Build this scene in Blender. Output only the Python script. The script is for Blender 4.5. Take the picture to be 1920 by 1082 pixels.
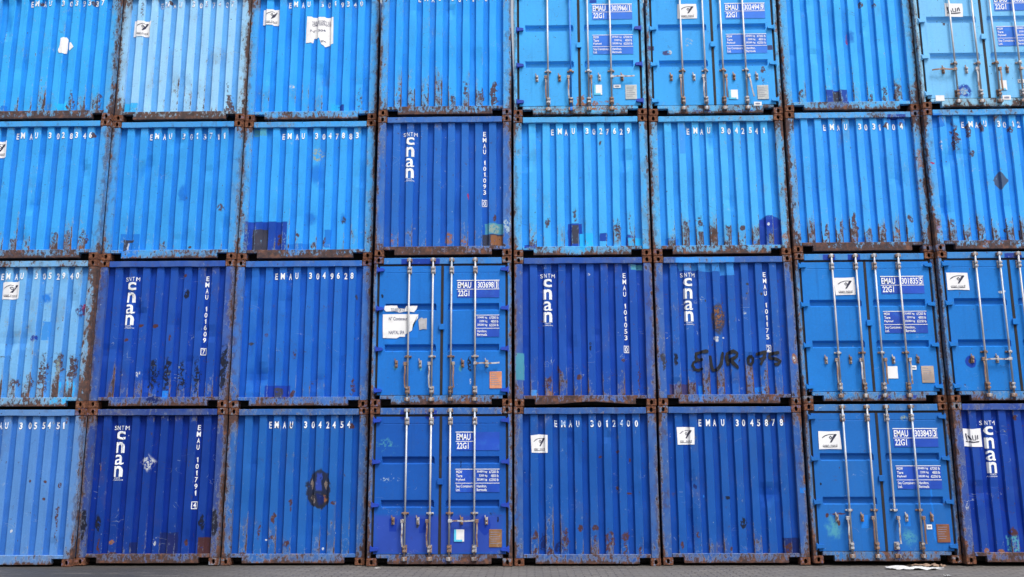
import bpy, bmesh, math, random
from mathutils import Vector, Matrix, noise

# ---------------------------------------------------------------- clearing
for o in list(bpy.data.objects):
    bpy.data.objects.remove(o, do_unlink=True)
scene = bpy.context.scene
COL = scene.collection

# ---------------------------------------------------------------- camera
cam = bpy.data.cameras.new('camera')
cam.sensor_width = 36.0
cam.lens = 36.0 * 1700.0 / 1920.0
cam.clip_end = 2000.0
camo = bpy.data.objects.new('camera', cam)
COL.objects.link(camo)
PITCH, YAW, ROLL = 0.19237, -0.02172, -0.00293
cy, sy, cp, sp = math.cos(YAW), math.sin(YAW), math.cos(PITCH), math.sin(PITCH)
F = Vector((sy * cp, cy * cp, sp)); RI = Vector((cy, -sy, 0)); UP = RI.cross(F)
R2 = math.cos(ROLL) * RI + math.sin(ROLL) * UP
U2 = -math.sin(ROLL) * RI + math.cos(ROLL) * UP
camo.matrix_world = Matrix((( R2.x, U2.x, -F.x, 0.32942), (R2.y, U2.y, -F.y, -15.79333),
                            (R2.z, U2.z, -F.z, 1.66345), (0, 0, 0, 1)))
scene.camera = camo

# ---------------------------------------------------------------- sky + sun (overcast daylight)
SUN_EL, SUN_AZ = math.radians(60), math.radians(142)   # behind the camera, to the right
world = bpy.data.worlds.new('World'); scene.world = world
world.use_nodes = True
wn = world.node_tree; wn.nodes.clear()
sky = wn.nodes.new('ShaderNodeTexSky'); sky.sky_type = 'NISHITA'; sky.sun_disc = False
sky.sun_elevation = SUN_EL; sky.sun_rotation = SUN_AZ
sky.air_density = 1.0; sky.dust_density = 3.0
hsv = wn.nodes.new('ShaderNodeHueSaturation'); hsv.inputs['Saturation'].default_value = 0.30
bgn = wn.nodes.new('ShaderNodeBackground'); bgn.inputs['Strength'].default_value = 0.105
won = wn.nodes.new('ShaderNodeOutputWorld')
# overcast: the cloud layer is brightest overhead and dim toward the horizon
geo = wn.nodes.new('ShaderNodeTexCoord'); sepw = wn.nodes.new('ShaderNodeSeparateXYZ')
wn.links.new(geo.outputs['Generated'], sepw.inputs[0])
mr = wn.nodes.new('ShaderNodeMapRange'); mr.inputs[1].default_value = 0.0; mr.inputs[2].default_value = 1.0
mr.inputs[3].default_value = 0.38; mr.inputs[4].default_value = 1.42
wn.links.new(sepw.outputs[2], mr.inputs[0])
mulw = wn.nodes.new('ShaderNodeVectorMath'); mulw.operation = 'SCALE'
wn.links.new(sky.outputs[0], hsv.inputs['Color']); wn.links.new(hsv.outputs[0], mulw.inputs[0]); wn.links.new(mr.outputs[0], mulw.inputs['Scale'])
wn.links.new(mulw.outputs[0], bgn.inputs[0])
wn.links.new(bgn.outputs[0], won.inputs[0])
sl = bpy.data.lights.new('sun', 'SUN'); sl.energy = 1.5; sl.angle = math.radians(16); sl.color = (1, .97, .93)
so = bpy.data.objects.new('sun', sl); COL.objects.link(so)
sd = Vector((math.sin(SUN_AZ) * math.cos(SUN_EL), math.cos(SUN_AZ) * math.cos(SUN_EL), math.sin(SUN_EL)))
so.rotation_euler = sd.to_track_quat('Z', 'Y').to_euler(); so.location = (0, -20, 30)
vs = scene.view_settings
vs.view_transform = 'Standard'; vs.look = 'None'; vs.exposure = 1.20; vs.gamma = 1.0; vs.use_curve_mapping = False
scene.cycles.max_bounces = 6

# ---------------------------------------------------------------- measured dimensions
W, PX, PZ, LEN = 2.450, 2.478, 2.658, 6.058
HC = PZ - 0.004
DEPTH = [-.082, .053, .099, -.063, -.002, .048, .021, -.073]
DZ = [.0, .010, .004, .006, .001, .010, .040, .034]
DX = [.010, -.022, -.034, -.002, .004, .014, .021, .010]
DXX = [[-.020, -.016, -.004, -.003, -.005, .004, .017, .025],
       [-.018, -.027, -.024, -.006, .006, .013, .018, .023],
       [-.019, -.016, -.015, -.003, .003, .007, .011, .011],
       [-.009, -.006, -.009, .0, .009, .018, .019, .018]]

def lin(c):
    return tuple((x / 255 / 12.92) if x / 255 <= .04045 else ((x / 255 + .055) / 1.055) ** 2.4 for x in c)

# ---------------------------------------------------------------- material helpers
class NT:
    def __init__(s, mat):
        s.t = mat.node_tree; s.n = s.t.nodes; s.l = s.t.links
    def put(s, sock, v):
        if isinstance(v, bpy.types.NodeSocket): s.l.new(v, sock)
        elif isinstance(v, (tuple, list)) and sock.type == 'RGBA': sock.default_value = (*v[:3], 1)
        elif v is not None: sock.default_value = v
    def math(s, op, a, b=None, c=None, clamp=False):
        m = s.n.new('ShaderNodeMath'); m.operation = op; m.use_clamp = clamp
        for i, v in enumerate((a, b, c)):
            if v is not None: s.put(m.inputs[i], v)
        return m.outputs[0]
    def vmath(s, op, a, b):
        m = s.n.new('ShaderNodeVectorMath'); m.operation = op
        s.put(m.inputs[0], a); s.put(m.inputs[1], b)
        return m.outputs[0]
    def mix(s, fac, a, b, blend='MIX'):
        m = s.n.new('ShaderNodeMix'); m.data_type = 'RGBA'; m.blend_type = blend
        s.put(m.inputs[0], fac); s.put(m.inputs[6], a); s.put(m.inputs[7], b)
        return m.outputs[2]
    def noise(s, vec, scale, detail=3.0, rough=.55, dist=0.0, color=False):
        m = s.n.new('ShaderNodeTexNoise')
        s.put(m.inputs['Vector'], vec); m.inputs['Scale'].default_value = scale
        m.inputs['Detail'].default_value = detail; m.inputs['Roughness'].default_value = rough
        m.inputs['Distortion'].default_value = dist
        return m.outputs['Color' if color else 'Fac']
    def ramp(s, v, lo, hi, a=0.0, b=1.0, smooth=True):
        m = s.n.new('ShaderNodeMapRange'); m.interpolation_type = 'SMOOTHSTEP' if smooth else 'LINEAR'
        s.put(m.inputs[0], v)
        m.inputs[1].default_value = lo; m.inputs[2].default_value = hi
        m.inputs[3].default_value = a; m.inputs[4].default_value = b
        return m.outputs[0]
    def xyz(s, v):
        m = s.n.new('ShaderNodeSeparateXYZ'); s.l.new(v, m.inputs[0]); return m.outputs
    def comb(s, x, y, z):
        m = s.n.new('ShaderNodeCombineXYZ')
        for i, v in enumerate((x, y, z)): s.put(m.inputs[i], v)
        return m.outputs[0]

def new_mat(name):
    m = bpy.data.materials.new(name); m.use_nodes = True
    return m, NT(m), m.node_tree.nodes['Principled BSDF']

RUST_DARK, RUST_MID, RUST_ORANGE = (.024, .014, .012), (.095, .038, .022), (.25, .095, .040)
PATCH = {'cy': (.025, .47, .97), 'cb': (.016, .20, .72), 'db': (.010, .042, .36), 'nv': (.010, .022, .13),
         'gr': (.05, .05, .06), 'br': (.085, .032, .02), 'te': (.08, .33, .45), 'pl': (.38, .52, .62),
         'or': (.30, .13, .06), 'bk': (.012, .013, .018), 'rd': (.42, .02, .07), 'wh': (.62, .66, .70),
         'vb': (.06, .05, .16), 'vp': (.030, .072, .40), 'tn': (.24, .19, .17), 'vg': (.075, .10, .17), 'sb': (.022, .026, .045), 'hb': (.05, .30, .82), 'li': (.30, .40, .36)}

def group_tree(name, ins, outs):
    g = bpy.data.node_groups.new(name, 'ShaderNodeTree')
    for n, ty in ins: g.interface.new_socket(n, in_out='INPUT', socket_type='NodeSocket' + ty)
    for n, ty in outs: g.interface.new_socket(n, in_out='OUTPUT', socket_type='NodeSocket' + ty)
    class H: pass
    h = H(); h.node_tree = g
    t = NT(h)
    gi = t.n.new('NodeGroupInput'); go = t.n.new('NodeGroupOutput')
    return g, t, gi.outputs, go.inputs

def coat_group(kind):
    """the paint itself: uneven, sun-bleached, streaked"""
    g, t, i, o = group_tree('weathered_coat_' + kind, [('Base', 'Color'), ('Chalk', 'Color'), ('Fade', 'Float'), ('Seed', 'Vector')], [('Color', 'Color'), ('Wobble', 'Vector'), ('Break', 'Float'), ('Big', 'Float')])
    tc = t.n.new('ShaderNodeTexCoord').outputs['Object']
    x, y, z = t.xyz(tc)[:3]
    sv = t.vmath('ADD', tc, i['Seed'])
    big = t.noise(sv, 1.1, 4, .6)
    streak = t.noise(t.vmath('MULTIPLY', sv, (11, 11, .55)), 1.0, 4, .6)
    fine = t.noise(sv, 34, 3, .6)
    base, chalk = i['Base'], i['Chalk']
    c = t.mix(t.ramp(big, .35, .68), base, t.mix(1.0, base, (.78, .82, .88), 'MULTIPLY'))
    cf = t.math('MULTIPLY', t.math('ADD', t.math('MULTIPLY', big, .55), t.math('MULTIPLY', streak, .55)), i['Fade'])
    if kind == 'panel':   # the proud ribs chalk and get rubbed more; trough shade is partly painted in
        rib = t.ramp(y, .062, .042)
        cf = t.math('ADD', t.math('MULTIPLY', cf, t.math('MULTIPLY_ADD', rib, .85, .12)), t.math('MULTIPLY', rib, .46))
    elif kind == 'frame':
        cf = t.math('ADD', cf, .38)
    else:
        cf = t.math('ADD', t.math('MULTIPLY', cf, .8), .10)
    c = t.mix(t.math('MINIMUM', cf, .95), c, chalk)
    c = t.mix(t.ramp(streak, .54, .80, 0, .40 if kind == 'door' else .30), c, t.mix(1.0, base, (.60, .62, .68), 'MULTIPLY'))
    c = t.mix(t.ramp(fine, .30, .75, .10, 0), c, (.015, .03, .07))
    # dull dust film in broad drifts
    c = t.mix(t.ramp(t.noise(t.vmath('MULTIPLY', sv, (3.2, 3.2, .9)), 1.0, 5, .65), .52, .76, 0, .14), c, (.06, .13, .22))
    if kind == 'frame':   # handling dirt and dull oxidised film on the frame
        gn = t.noise(t.vmath('MULTIPLY', sv, (2.0, 2.0, 1.2)), 2.2, 5, .65)
        c = t.mix(t.ramp(gn, .30, .68, .08, .42), c, t.mix(.55, i['Chalk'], (.20, .25, .27)))
        gb = t.noise(t.vmath('MULTIPLY', sv, (2.6, 2.6, 1.6)), 3.1, 6, .7)
        ed = t.math('ADD', t.ramp(t.math('ABSOLUTE', x), 1.12, 1.22, 0, .16), t.ramp(z, .14, .03, 0, .16))
        c = t.mix(t.ramp(t.math('ADD', gb, ed), .52, .74, 0, .62), c, (.075, .048, .042))
    t.put(o['Color'], c)
    t.put(o['Wobble'], t.noise(sv, 9, 2, .5, color=True)); t.put(o['Break'], t.noise(sv, 21, 4, .7)); t.put(o['Big'], big)
    return g

def wear_group(kind):
    """scratches, flaking and rust on top of paint and touch-ups"""
    g, t, i, o = group_tree('wear_and_rust_' + kind, [('Color', 'Color'), ('Chalk', 'Color'), ('Seed', 'Vector'), ('Rust', 'Float'), ('Low', 'Float'), ('Scratch', 'Float')],
                            [('Color', 'Color'), ('Roughness', 'Float'), ('Height', 'Float')])
    tc = t.n.new('ShaderNodeTexCoord').outputs['Object']
    x, y, z = t.xyz(tc)[:3]
    sv = t.vmath('ADD', tc, i['Seed'])
    big = t.noise(sv, 1.1, 4, .6); fine = t.noise(sv, 34, 3, .6)
    c, scratch, rust, low = i['Color'], i['Scratch'], i['Rust'], i['Low']
    # scratches: thin contour lines of a noise field, only where a second noise allows
    sn = t.noise(t.vmath('MULTIPLY', sv, (1.0, 1.0, 1.9)), 3.1, 2, .5, .6)
    line = t.ramp(t.math('ABSOLUTE', t.math('SUBTRACT', sn, .5)), .0050, .0015)
    line = t.math('MULTIPLY', line, t.ramp(t.noise(sv, 4.3, 2), .56, .64))
    c = t.mix(t.math('MULTIPLY', line, scratch), c, t.mix(t.ramp(big, .45, .5), (.34, .42, .50), (.06, .035, .03)))
    sn2 = t.noise(t.vmath('ADD', t.vmath('MULTIPLY', sv, (1.6, 1.6, 1.0)), (31, 5, 2)), 4.6, 2, .5, .4)
    line2 = t.math('MULTIPLY', t.ramp(t.math('ABSOLUTE', t.math('SUBTRACT', sn2, .5)), .007, .002), t.ramp(t.noise(sv, 6.1, 2), .58, .66))
    c = t.mix(t.math('MULTIPLY', line2, scratch), c, (.07, .04, .035))
    # knocks: tiny scattered dark and pale chips
    chip = t.noise(t.vmath('MULTIPLY', sv, (1, 1, .7)), 23, 2, .5)
    c = t.mix(t.math('MULTIPLY', t.ramp(chip, .735, .765), .85), c, (.06, .035, .03))
    c = t.mix(t.math('MULTIPLY', t.ramp(chip, .225, .205), .7), c, (.40, .47, .52))
    # rust
    rn = t.noise(t.vmath('MULTIPLY', sv, (1.25, 1.25, .70)), 15.0, 8, .74)
    area = t.noise(t.vmath('MULTIPLY', sv, (1, 1, .6)), 2.6, 3, .6)
    mask = t.math('MULTIPLY_ADD', area, .42, t.math('MULTIPLY_ADD', rust, .30, -.33))
    if kind == 'panel':
        zz = t.math('MULTIPLY_ADD', t.math('SUBTRACT', t.noise(t.comb(t.math('SUBTRACT', t.xyz(sv)[0], 0), t.xyz(sv)[1], 0), 3.4, 1), .5), 1.9, z)
        lowz = t.math('MULTIPLY', t.ramp(zz, .80, .10), t.math('MULTIPLY', low, .255))
        ribw = t.ramp(y, .068, .046)
        fr = t.math('ABSOLUTE', t.math('SUBTRACT', t.math('FRACT', t.math('DIVIDE', t.math('ADD', x, 2.515), .2515)), .5))
        edge = t.ramp(t.math('ABSOLUTE', t.math('SUBTRACT', fr, .245)), .060, .0)
        mask = t.math('ADD', mask, t.math('MULTIPLY', lowz, t.math('MULTIPLY_ADD', ribw, .85, .15)))
        mask = t.math('ADD', mask, t.math('MULTIPLY', edge, t.math('ADD', t.math('MULTIPLY', lowz, .6), .045)))
        mask = t.math('ADD', mask, t.math('MULTIPLY', t.ramp(z, 2.30, 2.52), t.math('MULTIPLY', ribw, t.math('MULTIPLY_ADD', rust, .12, .05))))
        mask = t.math('ADD', mask, t.math('MULTIPLY', ribw, .03))
    elif kind == 'frame':
        ax = t.math('ABSOLUTE', x)
        mask = t.math('ADD', mask, t.math('MULTIPLY', t.ramp(ax, 1.155, 1.216), .15))
        mask = t.math('ADD', mask, t.math('MULTIPLY', t.ramp(z, .70, .06), .13))
        mask = t.math('ADD', mask, t.math('MULTIPLY', t.ramp(z, .095, .03), .13))
        mask = t.math('ADD', mask, t.math('MULTIPLY', t.ramp(z, 2.15, 2.5), t.math('MULTIPLY', t.ramp(ax, 1.05, 1.08), .12)))
    else:
        mask = t.math('ADD', mask, t.math('MULTIPLY', t.ramp(z, .34, .18), t.math('MULTIPLY_ADD', low, .10, .09)))
    r = t.math('ADD', rn, mask)
    flake = t.ramp(r, .625, .675)
    rf = t.ramp(r, .675, .755)
    pale = t.mix(.5, i['Chalk'], (.36, .42, .44))
    c = t.mix(t.math('MULTIPLY', flake, .60), c, pale)
    rc = t.mix(t.ramp(t.noise(sv, 17, 4, .6), .38, .62), RUST_DARK, RUST_MID)
    rc = t.mix(t.ramp(t.noise(sv, 7.7, 3, .6), .50, .72), rc, RUST_ORANGE)
    c = t.mix(t.math('MULTIPLY', rf, .94), c, rc)
    c = t.mix(t.ramp(t.math('MULTIPLY_ADD', area, .5, mask), .30, .58, 0, .40), c, (.10, .062, .05))
    t.put(o['Color'], c)
    t.put(o['Roughness'], t.math('ADD', t.math('MULTIPLY_ADD', rf, .26, .52), t.math('MULTIPLY', fine, .14)))
    t.put(o['Height'], t.math('SUBTRACT', t.math('MULTIPLY_ADD', big, .8, t.math('MULTIPLY', fine, .12)), t.math('MULTIPLY', flake, .5)))
    return g

def patch_group(shp):
    g, t, i, o = group_tree('touch_up_patch_' + shp, [('Color', 'Color'), ('Paint', 'Color'), ('Wobble', 'Vector'), ('Break', 'Float'), ('Big', 'Float'), ('CX', 'Float'), ('CZ', 'Float'), ('HX', 'Float'), ('HZ', 'Float'), ('Amt', 'Float'), ('Lo', 'Float'), ('Hi', 'Float'), ('Soft', 'Float')], [('Color', 'Color')])
    tc = t.n.new('ShaderNodeTexCoord').outputs['Object']
    x, y, z = t.xyz(tc)[:3]
    w = t.xyz(i['Wobble'])
    dx = t.math('ABSOLUTE', t.math('SUBTRACT', t.math('MULTIPLY_ADD', t.math('SUBTRACT', w[0], .5), i['Amt'], x), i['CX']))
    dz = t.math('ABSOLUTE', t.math('SUBTRACT', t.math('MULTIPLY_ADD', t.math('SUBTRACT', w[1], .5), i['Amt'], z), i['CZ']))
    qx, qz = t.math('DIVIDE', dx, i['HX']), t.math('DIVIDE', dz, i['HZ'])
    if shp == 'r': q = t.math('MAXIMUM', qx, qz)
    elif shp == 'd': q = t.math('ADD', qx, qz)
    else: q = t.math('SQRT', t.math('ADD', t.math('MULTIPLY', qx, qx), t.math('MULTIPLY', qz, qz)))
    m = t.n.new('ShaderNodeMapRange'); m.interpolation_type = 'SMOOTHSTEP'
    t.put(m.inputs[0], q); t.put(m.inputs[1], t.math('SUBTRACT', 1.0, i['Soft'])); m.inputs[2].default_value = 1.02
    m.inputs[3].default_value = 1; m.inputs[4].default_value = 0
    m2 = t.n.new('ShaderNodeMapRange'); m2.interpolation_type = 'SMOOTHSTEP'
    t.put(m2.inputs[0], i['Break']); t.put(m2.inputs[1], i['Lo']); t.put(m2.inputs[2], i['Hi'])
    f = t.math('MULTIPLY', t.math('MULTIPLY', m.outputs[0], m2.outputs[0]), .93)
    c = t.mix(f, i['Color'], t.mix(t.ramp(i['Big'], .3, .7), i['Paint'], t.mix(1.0, i['Paint'], (.78, .78, .78), 'MULTIPLY')))
    t.put(o['Color'], c)
    return g
KINDS = ('panel', 'frame', 'door')
G_COAT = {k: coat_group(k) for k in KINDS}; G_WEAR = {k: wear_group(k) for k in KINDS}; G_PATCH = {k: patch_group(k) for k in 'rde'}

def paint(name, base, fade, seed, low=0.0, rust=0.0, kind='panel', patches=(), scratch=.5):
    """Old sea-container paint: chalking, touch-up patches, scratches, flaking and rust."""
    m, t, bs = new_mat(name)
    bl = sum(base) / 3
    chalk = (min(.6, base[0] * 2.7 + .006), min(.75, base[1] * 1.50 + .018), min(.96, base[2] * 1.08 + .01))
    sv = (seed * 7.31, seed * 3.17, seed * 5.73)
    def grp(tree, **kw):
        n = t.n.new('ShaderNodeGroup'); n.node_tree = tree
        for k, v in kw.items(): t.put(n.inputs[k], v)
        return n.outputs
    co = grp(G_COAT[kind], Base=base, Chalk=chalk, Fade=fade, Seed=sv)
    c = co['Color']
    for (shp, col, u0, v0, u1, v1, w, b) in patches:
        soft = ((.05 if col != 'vp' else .22) if shp == 'r' else (.65 if col in ('cb', 'te', 'hb', 'vp') else .14)) + b * .5
        w = w * (1.2 if shp == 'r' else 2.0)
        lo, hi = (.28 + b * .30, .35 + b * .34) if b > 0 else (-2.0, -1.0)
        c = grp(G_PATCH[shp], Color=c, Paint=PATCH[col], Wobble=co['Wobble'], Break=co['Break'], Big=co['Big'], CX=(u0 + u1) / 2, CZ=(v0 + v1) / 2,
                HX=max(.004, abs(u1 - u0) / 2), HZ=max(.004, abs(v1 - v0) / 2), Amt=w, Lo=lo, Hi=hi, Soft=min(.9, soft))['Color']
    wo = grp(G_WEAR[kind], Color=c, Chalk=chalk, Seed=sv, Rust=rust, Low=low, Scratch=scratch)
    t.put(bs.inputs['Base Color'], wo['Color']); t.put(bs.inputs['Roughness'], wo['Roughness'])
    bs.inputs['Specular IOR Level'].default_value = .12
    bp = t.n.new('ShaderNodeBump'); bp.inputs['Strength'].default_value = .35; bp.inputs['Distance'].default_value = .006
    t.put(bp.inputs['Height'], wo['Height']); t.l.new(bp.outputs[0], bs.inputs['Normal'])
    return m

def simple(name, col, rough=.6, metal=0.0, vary=.25, dirt=(.05, .035, .03), dirt_amt=.3, scale=14, spec=.35):
    m, t, bs = new_mat(name)
    g = t.n.new('ShaderNodeNewGeometry').outputs['Position']
    n = t.noise(g, scale, 5, .65); n2 = t.noise(g, scale * .23, 3)
    c = t.mix(t.ramp(n2, .35, .65), col, tuple(v * (1 - vary) for v in col))
    c = t.mix(t.ramp(n, .52, .70, 0, dirt_amt), c, dirt)
    t.put(bs.inputs['Base Color'], c); bs.inputs['Metallic'].default_value = metal
    t.put(bs.inputs['Roughness'], t.ramp(n, .3, .7, rough - .08, rough + .12))
    bs.inputs['Specular IOR Level'].default_value = spec
    return m

def rusty_casting(name, seed, paintcol):
    m, t, bs = new_mat(name)
    g = t.n.new('ShaderNodeNewGeometry').outputs['Position']
    sv = t.vmath('ADD', g, (seed, seed * 2, seed * 3))
    n = t.noise(sv, 13, 6, .7); n2 = t.noise(sv, 31, 4, .6); n3 = t.noise(sv, .9, 2)
    c = t.mix(t.ramp(n2, .35, .65), (.062, .030, .022), (.20, .078, .042))
    c = t.mix(t.ramp(n, .50, .66, 0, .8), c, (.34, .15, .075))
    keep = t.ramp(t.math('ADD', n, t.math('MULTIPLY', n3, .5)), .80, .88)
    c = t.mix(t.math('MULTIPLY', keep, .65), c, tuple(v * .5 + .07 for v in paintcol))
    t.put(bs.inputs['Base Color'], c); bs.inputs['Roughness'].default_value = .85
    bs.inputs['Specular IOR Level'].default_value = .2
    bp = t.n.new('ShaderNodeBump'); bp.inputs['Strength'].default_value = .5; bp.inputs['Distance'].default_value = .005
    t.put(bp.inputs['Height'], n); t.l.new(bp.outputs[0], bs.inputs['Normal'])
    return m

M_WHITE = {}
def letter_mat(flake):
    """white stencil paint, flaking back to blue"""
    k = round(flake, 2)
    if k in M_WHITE: return M_WHITE[k]
    m, t, bs = new_mat('white_lettering')
    g = t.n.new('ShaderNodeNewGeometry').outputs['Position']
    n = t.noise(g, 16, 5, .75); n2 = t.noise(g, 2.2, 2)
    c = t.mix(t.ramp(t.math('MULTIPLY_ADD', n2, .35, n), .84 - k * .28, .92 - k * .28), (.80, .82, .84), (.16, .30, .58))
    t.put(bs.inputs['Base Color'], c); bs.inputs['Roughness'].default_value = .55
    M_WHITE[k] = m
    return m

M_STICK = simple('sticker_vinyl', (.80, .80, .82), .5, 0, .06, (.45, .42, .40), .20, 9)
M_PAPER = simple('torn_paper', (.82, .82, .83), .8, 0, .08, (.50, .46, .42), .22, 8)
M_PAPER_GREY = simple('grey_torn_paper', (.50, .50, .53), .8, 0, .3, (.25, .22, .2), .5, 12)
M_INK = simple('dark_ink', (.030, .032, .07), .6, 0, .2, (.1, .1, .14), .2)
M_INK_SOFT = simple('faded_ink', (.25, .27, .38), .6, 0, .2, (.5, .5, .55), .3)
M_INK_MID = simple('grey_blue_ink', (.10, .11, .20), .6, 0, .2, (.4, .4, .45), .3)
M_SPRAY = simple('black_spray_paint', (.009, .010, .015), .5, 0, .2, (.02, .03, .10), .25, 20)
M_BOX = simple('dark_blue_marking_field', (.012, .075, .50), .5, 0, .25, (.02, .14, .55), .4, 6)
M_BOX_LIGHT = simple('blue_marking_field', (.018, .17, .74), .5, 0, .2, (.03, .25, .75), .4, 6)
M_GASKET = simple('black_rubber_gasket', (.017, .017, .021), .75, 0, .2, (.09, .06, .05), .35, 11)
def bar_mat(name, col, rusty):
    """galvanised bar: greasy, rust bleeding at the cams"""
    m, t, bs = new_mat(name)
    g = t.n.new('ShaderNodeNewGeometry').outputs['Position']
    ob = t.xyz(t.n.new('ShaderNodeTexCoord').outputs['Object'])
    n = t.noise(t.vmath('MULTIPLY', g, (1, 1, .5)), 15, 6, .7); n2 = t.noise(g, 2.1, 3)
    c = t.mix(t.ramp(n2, .35, .65), col, tuple(v * .74 for v in col))
    end = t.math('MAXIMUM', t.ramp(ob[2], .42, .10, 0, .17), t.ramp(ob[2], 2.40, 2.6, 0, .10))
    c = t.mix(t.ramp(t.math('ADD', n, end), .58 - rusty, .74 - rusty, 0, .88), c, t.mix(t.ramp(n2, .4, .6), (.13, .06, .035), (.27, .14, .08)))
    t.put(bs.inputs['Base Color'], c); bs.inputs['Metallic'].default_value = .25; bs.inputs['Roughness'].default_value = .52
    return m
M_GALV = bar_mat('galvanised_steel', (.50, .51, .54), -.04)
M_GALV_RUST = bar_mat('rusty_galvanised_steel', (.40, .37, .35), .06)
M_KEEP_RUST = simple('rusty_keeper_steel', (.42, .25, .13), .7, .1, .3, (.16, .06, .03), .8, 24)
M_PLATE = simple('pale_data_plate', (.50, .53, .52), .45, .2, .2, (.25, .25, .24), .5, 26)
M_PLATE_ORANGE = simple('orange_data_plate', (.72, .30, .17), .5, .1, .2, (.60, .50, .42), .5, 26)
M_PLATE_TAN = simple('tan_data_plate', (.50, .40, .34), .5, .2, .3, (.28, .16, .10), .7, 22)
M_PLATE_BROWN = simple('tarnished_brass_data_plate', (.33, .17, .08), .5, .25, .3, (.50, .38, .26), .5, 20)
M_PLATE_RUST = simple('rust_brown_data_plate', (.24, .095, .05), .65, .1, .25, (.14, .05, .03), .5, 22)
M_CYAN = simple('cyan_sticker', (.10, .55, .80), .5, 0, .1, (.3, .6, .8), .2)
M_DARK = simple('dark_grimy_steel', (.03, .027, .028), .8, 0, .3, (.06, .035, .025), .6)
M_SIDE = simple('grimy_blue_side_paint', (.03, .10, .28), .6, 0, .4, (.08, .04, .025), .6, 5)
M_CAST = None

# ---------------------------------------------------------------- mesh helpers
def link(name, bm, mat, parent=None, label=None, smooth=False):
    me = bpy.data.meshes.new(name)
    bmesh.ops.recalc_face_normals(bm, faces=bm.faces[:])
    bm.to_mesh(me); bm.free()
    if smooth:
        for p in me.polygons: p.use_smooth = True
    me.materials.append(mat)
    return place(name, me, parent, label)

def place(name, me, parent=None, label=None, loc=(0, 0, 0), mat=None):
    o = bpy.data.objects.new(name, me); COL.objects.link(o)
    o.parent = parent; o.location = loc
    if label: o['label'] = label
    if mat is not None:
        o.material_slots[0].link = 'OBJECT'; o.material_slots[0].material = mat
    return o

def box(bm, x0, x1, y0, y1, z0, z1, bevel=0.0):
    r = bmesh.ops.create_cube(bm, size=1.0)
    for v in r['verts']:
        v.co = Vector(((x0 + x1) / 2 + v.co.x * (x1 - x0), (y0 + y1) / 2 + v.co.y * (y1 - y0), (z0 + z1) / 2 + v.co.z * (z1 - z0)))
    if bevel:
        es = list({e for v in r['verts'] for e in v.link_edges})
        bmesh.ops.bevel(bm, geom=es, offset=bevel, segments=2, affect='EDGES', profile=.6)

def prism(bm, pts, y0, y1):
    """polygon in x,z extruded along y"""
    f = [bm.verts.new((x, y0, z)) for x, z in pts]; b = [bm.verts.new((x, y1, z)) for x, z in pts]
    n = len(pts)
    bm.faces.new(f); bm.faces.new(b[::-1])
    for i in range(n): bm.faces.new((f[i], f[(i + 1) % n], b[(i + 1) % n], b[i]))

def cyl(bm, x, y, z0, z1, r, seg=12):
    rr = bmesh.ops.create_cone(bm, cap_ends=True, segments=seg, radius1=r, radius2=r, depth=z1 - z0)
    for v in rr['verts']: v.co += Vector((x, y, (z0 + z1) / 2))

def slice_x(bm, xs):
    for x in xs:
        bmesh.ops.bisect_plane(bm, geom=bm.verts[:] + bm.edges[:] + bm.faces[:], plane_co=(x, 0, 0), plane_no=(1, 0, 0), dist=1e-5)
def slice_z(bm, zs):
    for z in zs:
        bmesh.ops.bisect_plane(bm, geom=bm.verts[:] + bm.edges[:] + bm.faces[:], plane_co=(0, 0, z), plane_no=(0, 0, 1), dist=1e-5)

# the corrugated blind end: 8 ribs proud of the troughs
RP, RH, SL = .2515, .060, .024
Y_RIB, Y_TR = .030, .078
BREAKS = []
for k in range(8):
    c = (k - 3.5) * RP
    BREAKS += [(c - RH - SL, Y_TR), (c - RH, Y_RIB), (c + RH, Y_RIB), (c + RH + SL, Y_TR)]
def corr(x):
    p = (-1.2, Y_TR)
    for q in BREAKS + [(1.2, Y_TR)]:
        if x <= q[0]:
            return p[1] + (q[1] - p[1]) * (x - p[0]) / max(1e-9, q[0] - p[0])
        p = q
    return Y_TR
def dent(x, z, seed):
    a = noise.noise(Vector((x * 1.7 + seed * 13.1, z * 1.3 + seed * 3.7, seed)))
    b = noise.noise(Vector((x * 5.0 + seed * 3.3, z * 3.2, seed + 40)))
    k = min(1, max(0, (z - .19) / .2)) * min(1, max(0, (2.53 - z) / .15))
    cr = noise.noise(Vector((x * 3.1 + seed * 7.7, z * 2.1 + seed, seed + 17)))
    return (a * .016 + b * .006 + max(0, cr - .38) * .075) * k
def shift(x, z, seed):     # sideways wander of the rib edges
    return noise.noise(Vector((round(x * 9) * 1.3, z * 1.6, seed * 2.1))) * .007

def drape(bm, seed, flat=None, off=.003):
    """lay flat x,z geometry on the corrugated end (or on the flat door)"""
    if flat is None:
        xs = [v.co.x for v in bm.verts]
        if not xs: return
        a, b = min(xs), max(xs)
        slice_x(bm, [q[0] for q in BREAKS if a < q[0] < b])
        zs = [v.co.z for v in bm.verts]; za, zb = min(zs), max(zs)
        if zb - za > .2:
            n = int((zb - za) / .12); slice_z(bm, [za + (zb - za) * i / (n + 1) for i in range(1, n + 1)])
        for v in bm.verts: v.co.y = corr(v.co.x - shift(v.co.x, v.co.z, seed)) + dent(v.co.x, v.co.z, seed) - off - .003
    else:
        for v in bm.verts: v.co.y = flat - off
    bm.normal_update()
    for f in bm.faces:
        if f.normal.y > 0: f.normal_flip()

def poly(bm, pts):
    vs = [bm.verts.new((x, 0, z)) for x, z in pts]
    f = bm.faces.new(vs)
    bmesh.ops.triangulate(bm, faces=[f])

def rect(bm, u0, v0, u1, v1):
    poly(bm, [(u0, v0), (u1, v0), (u1, v1), (u0, v1)])

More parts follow.
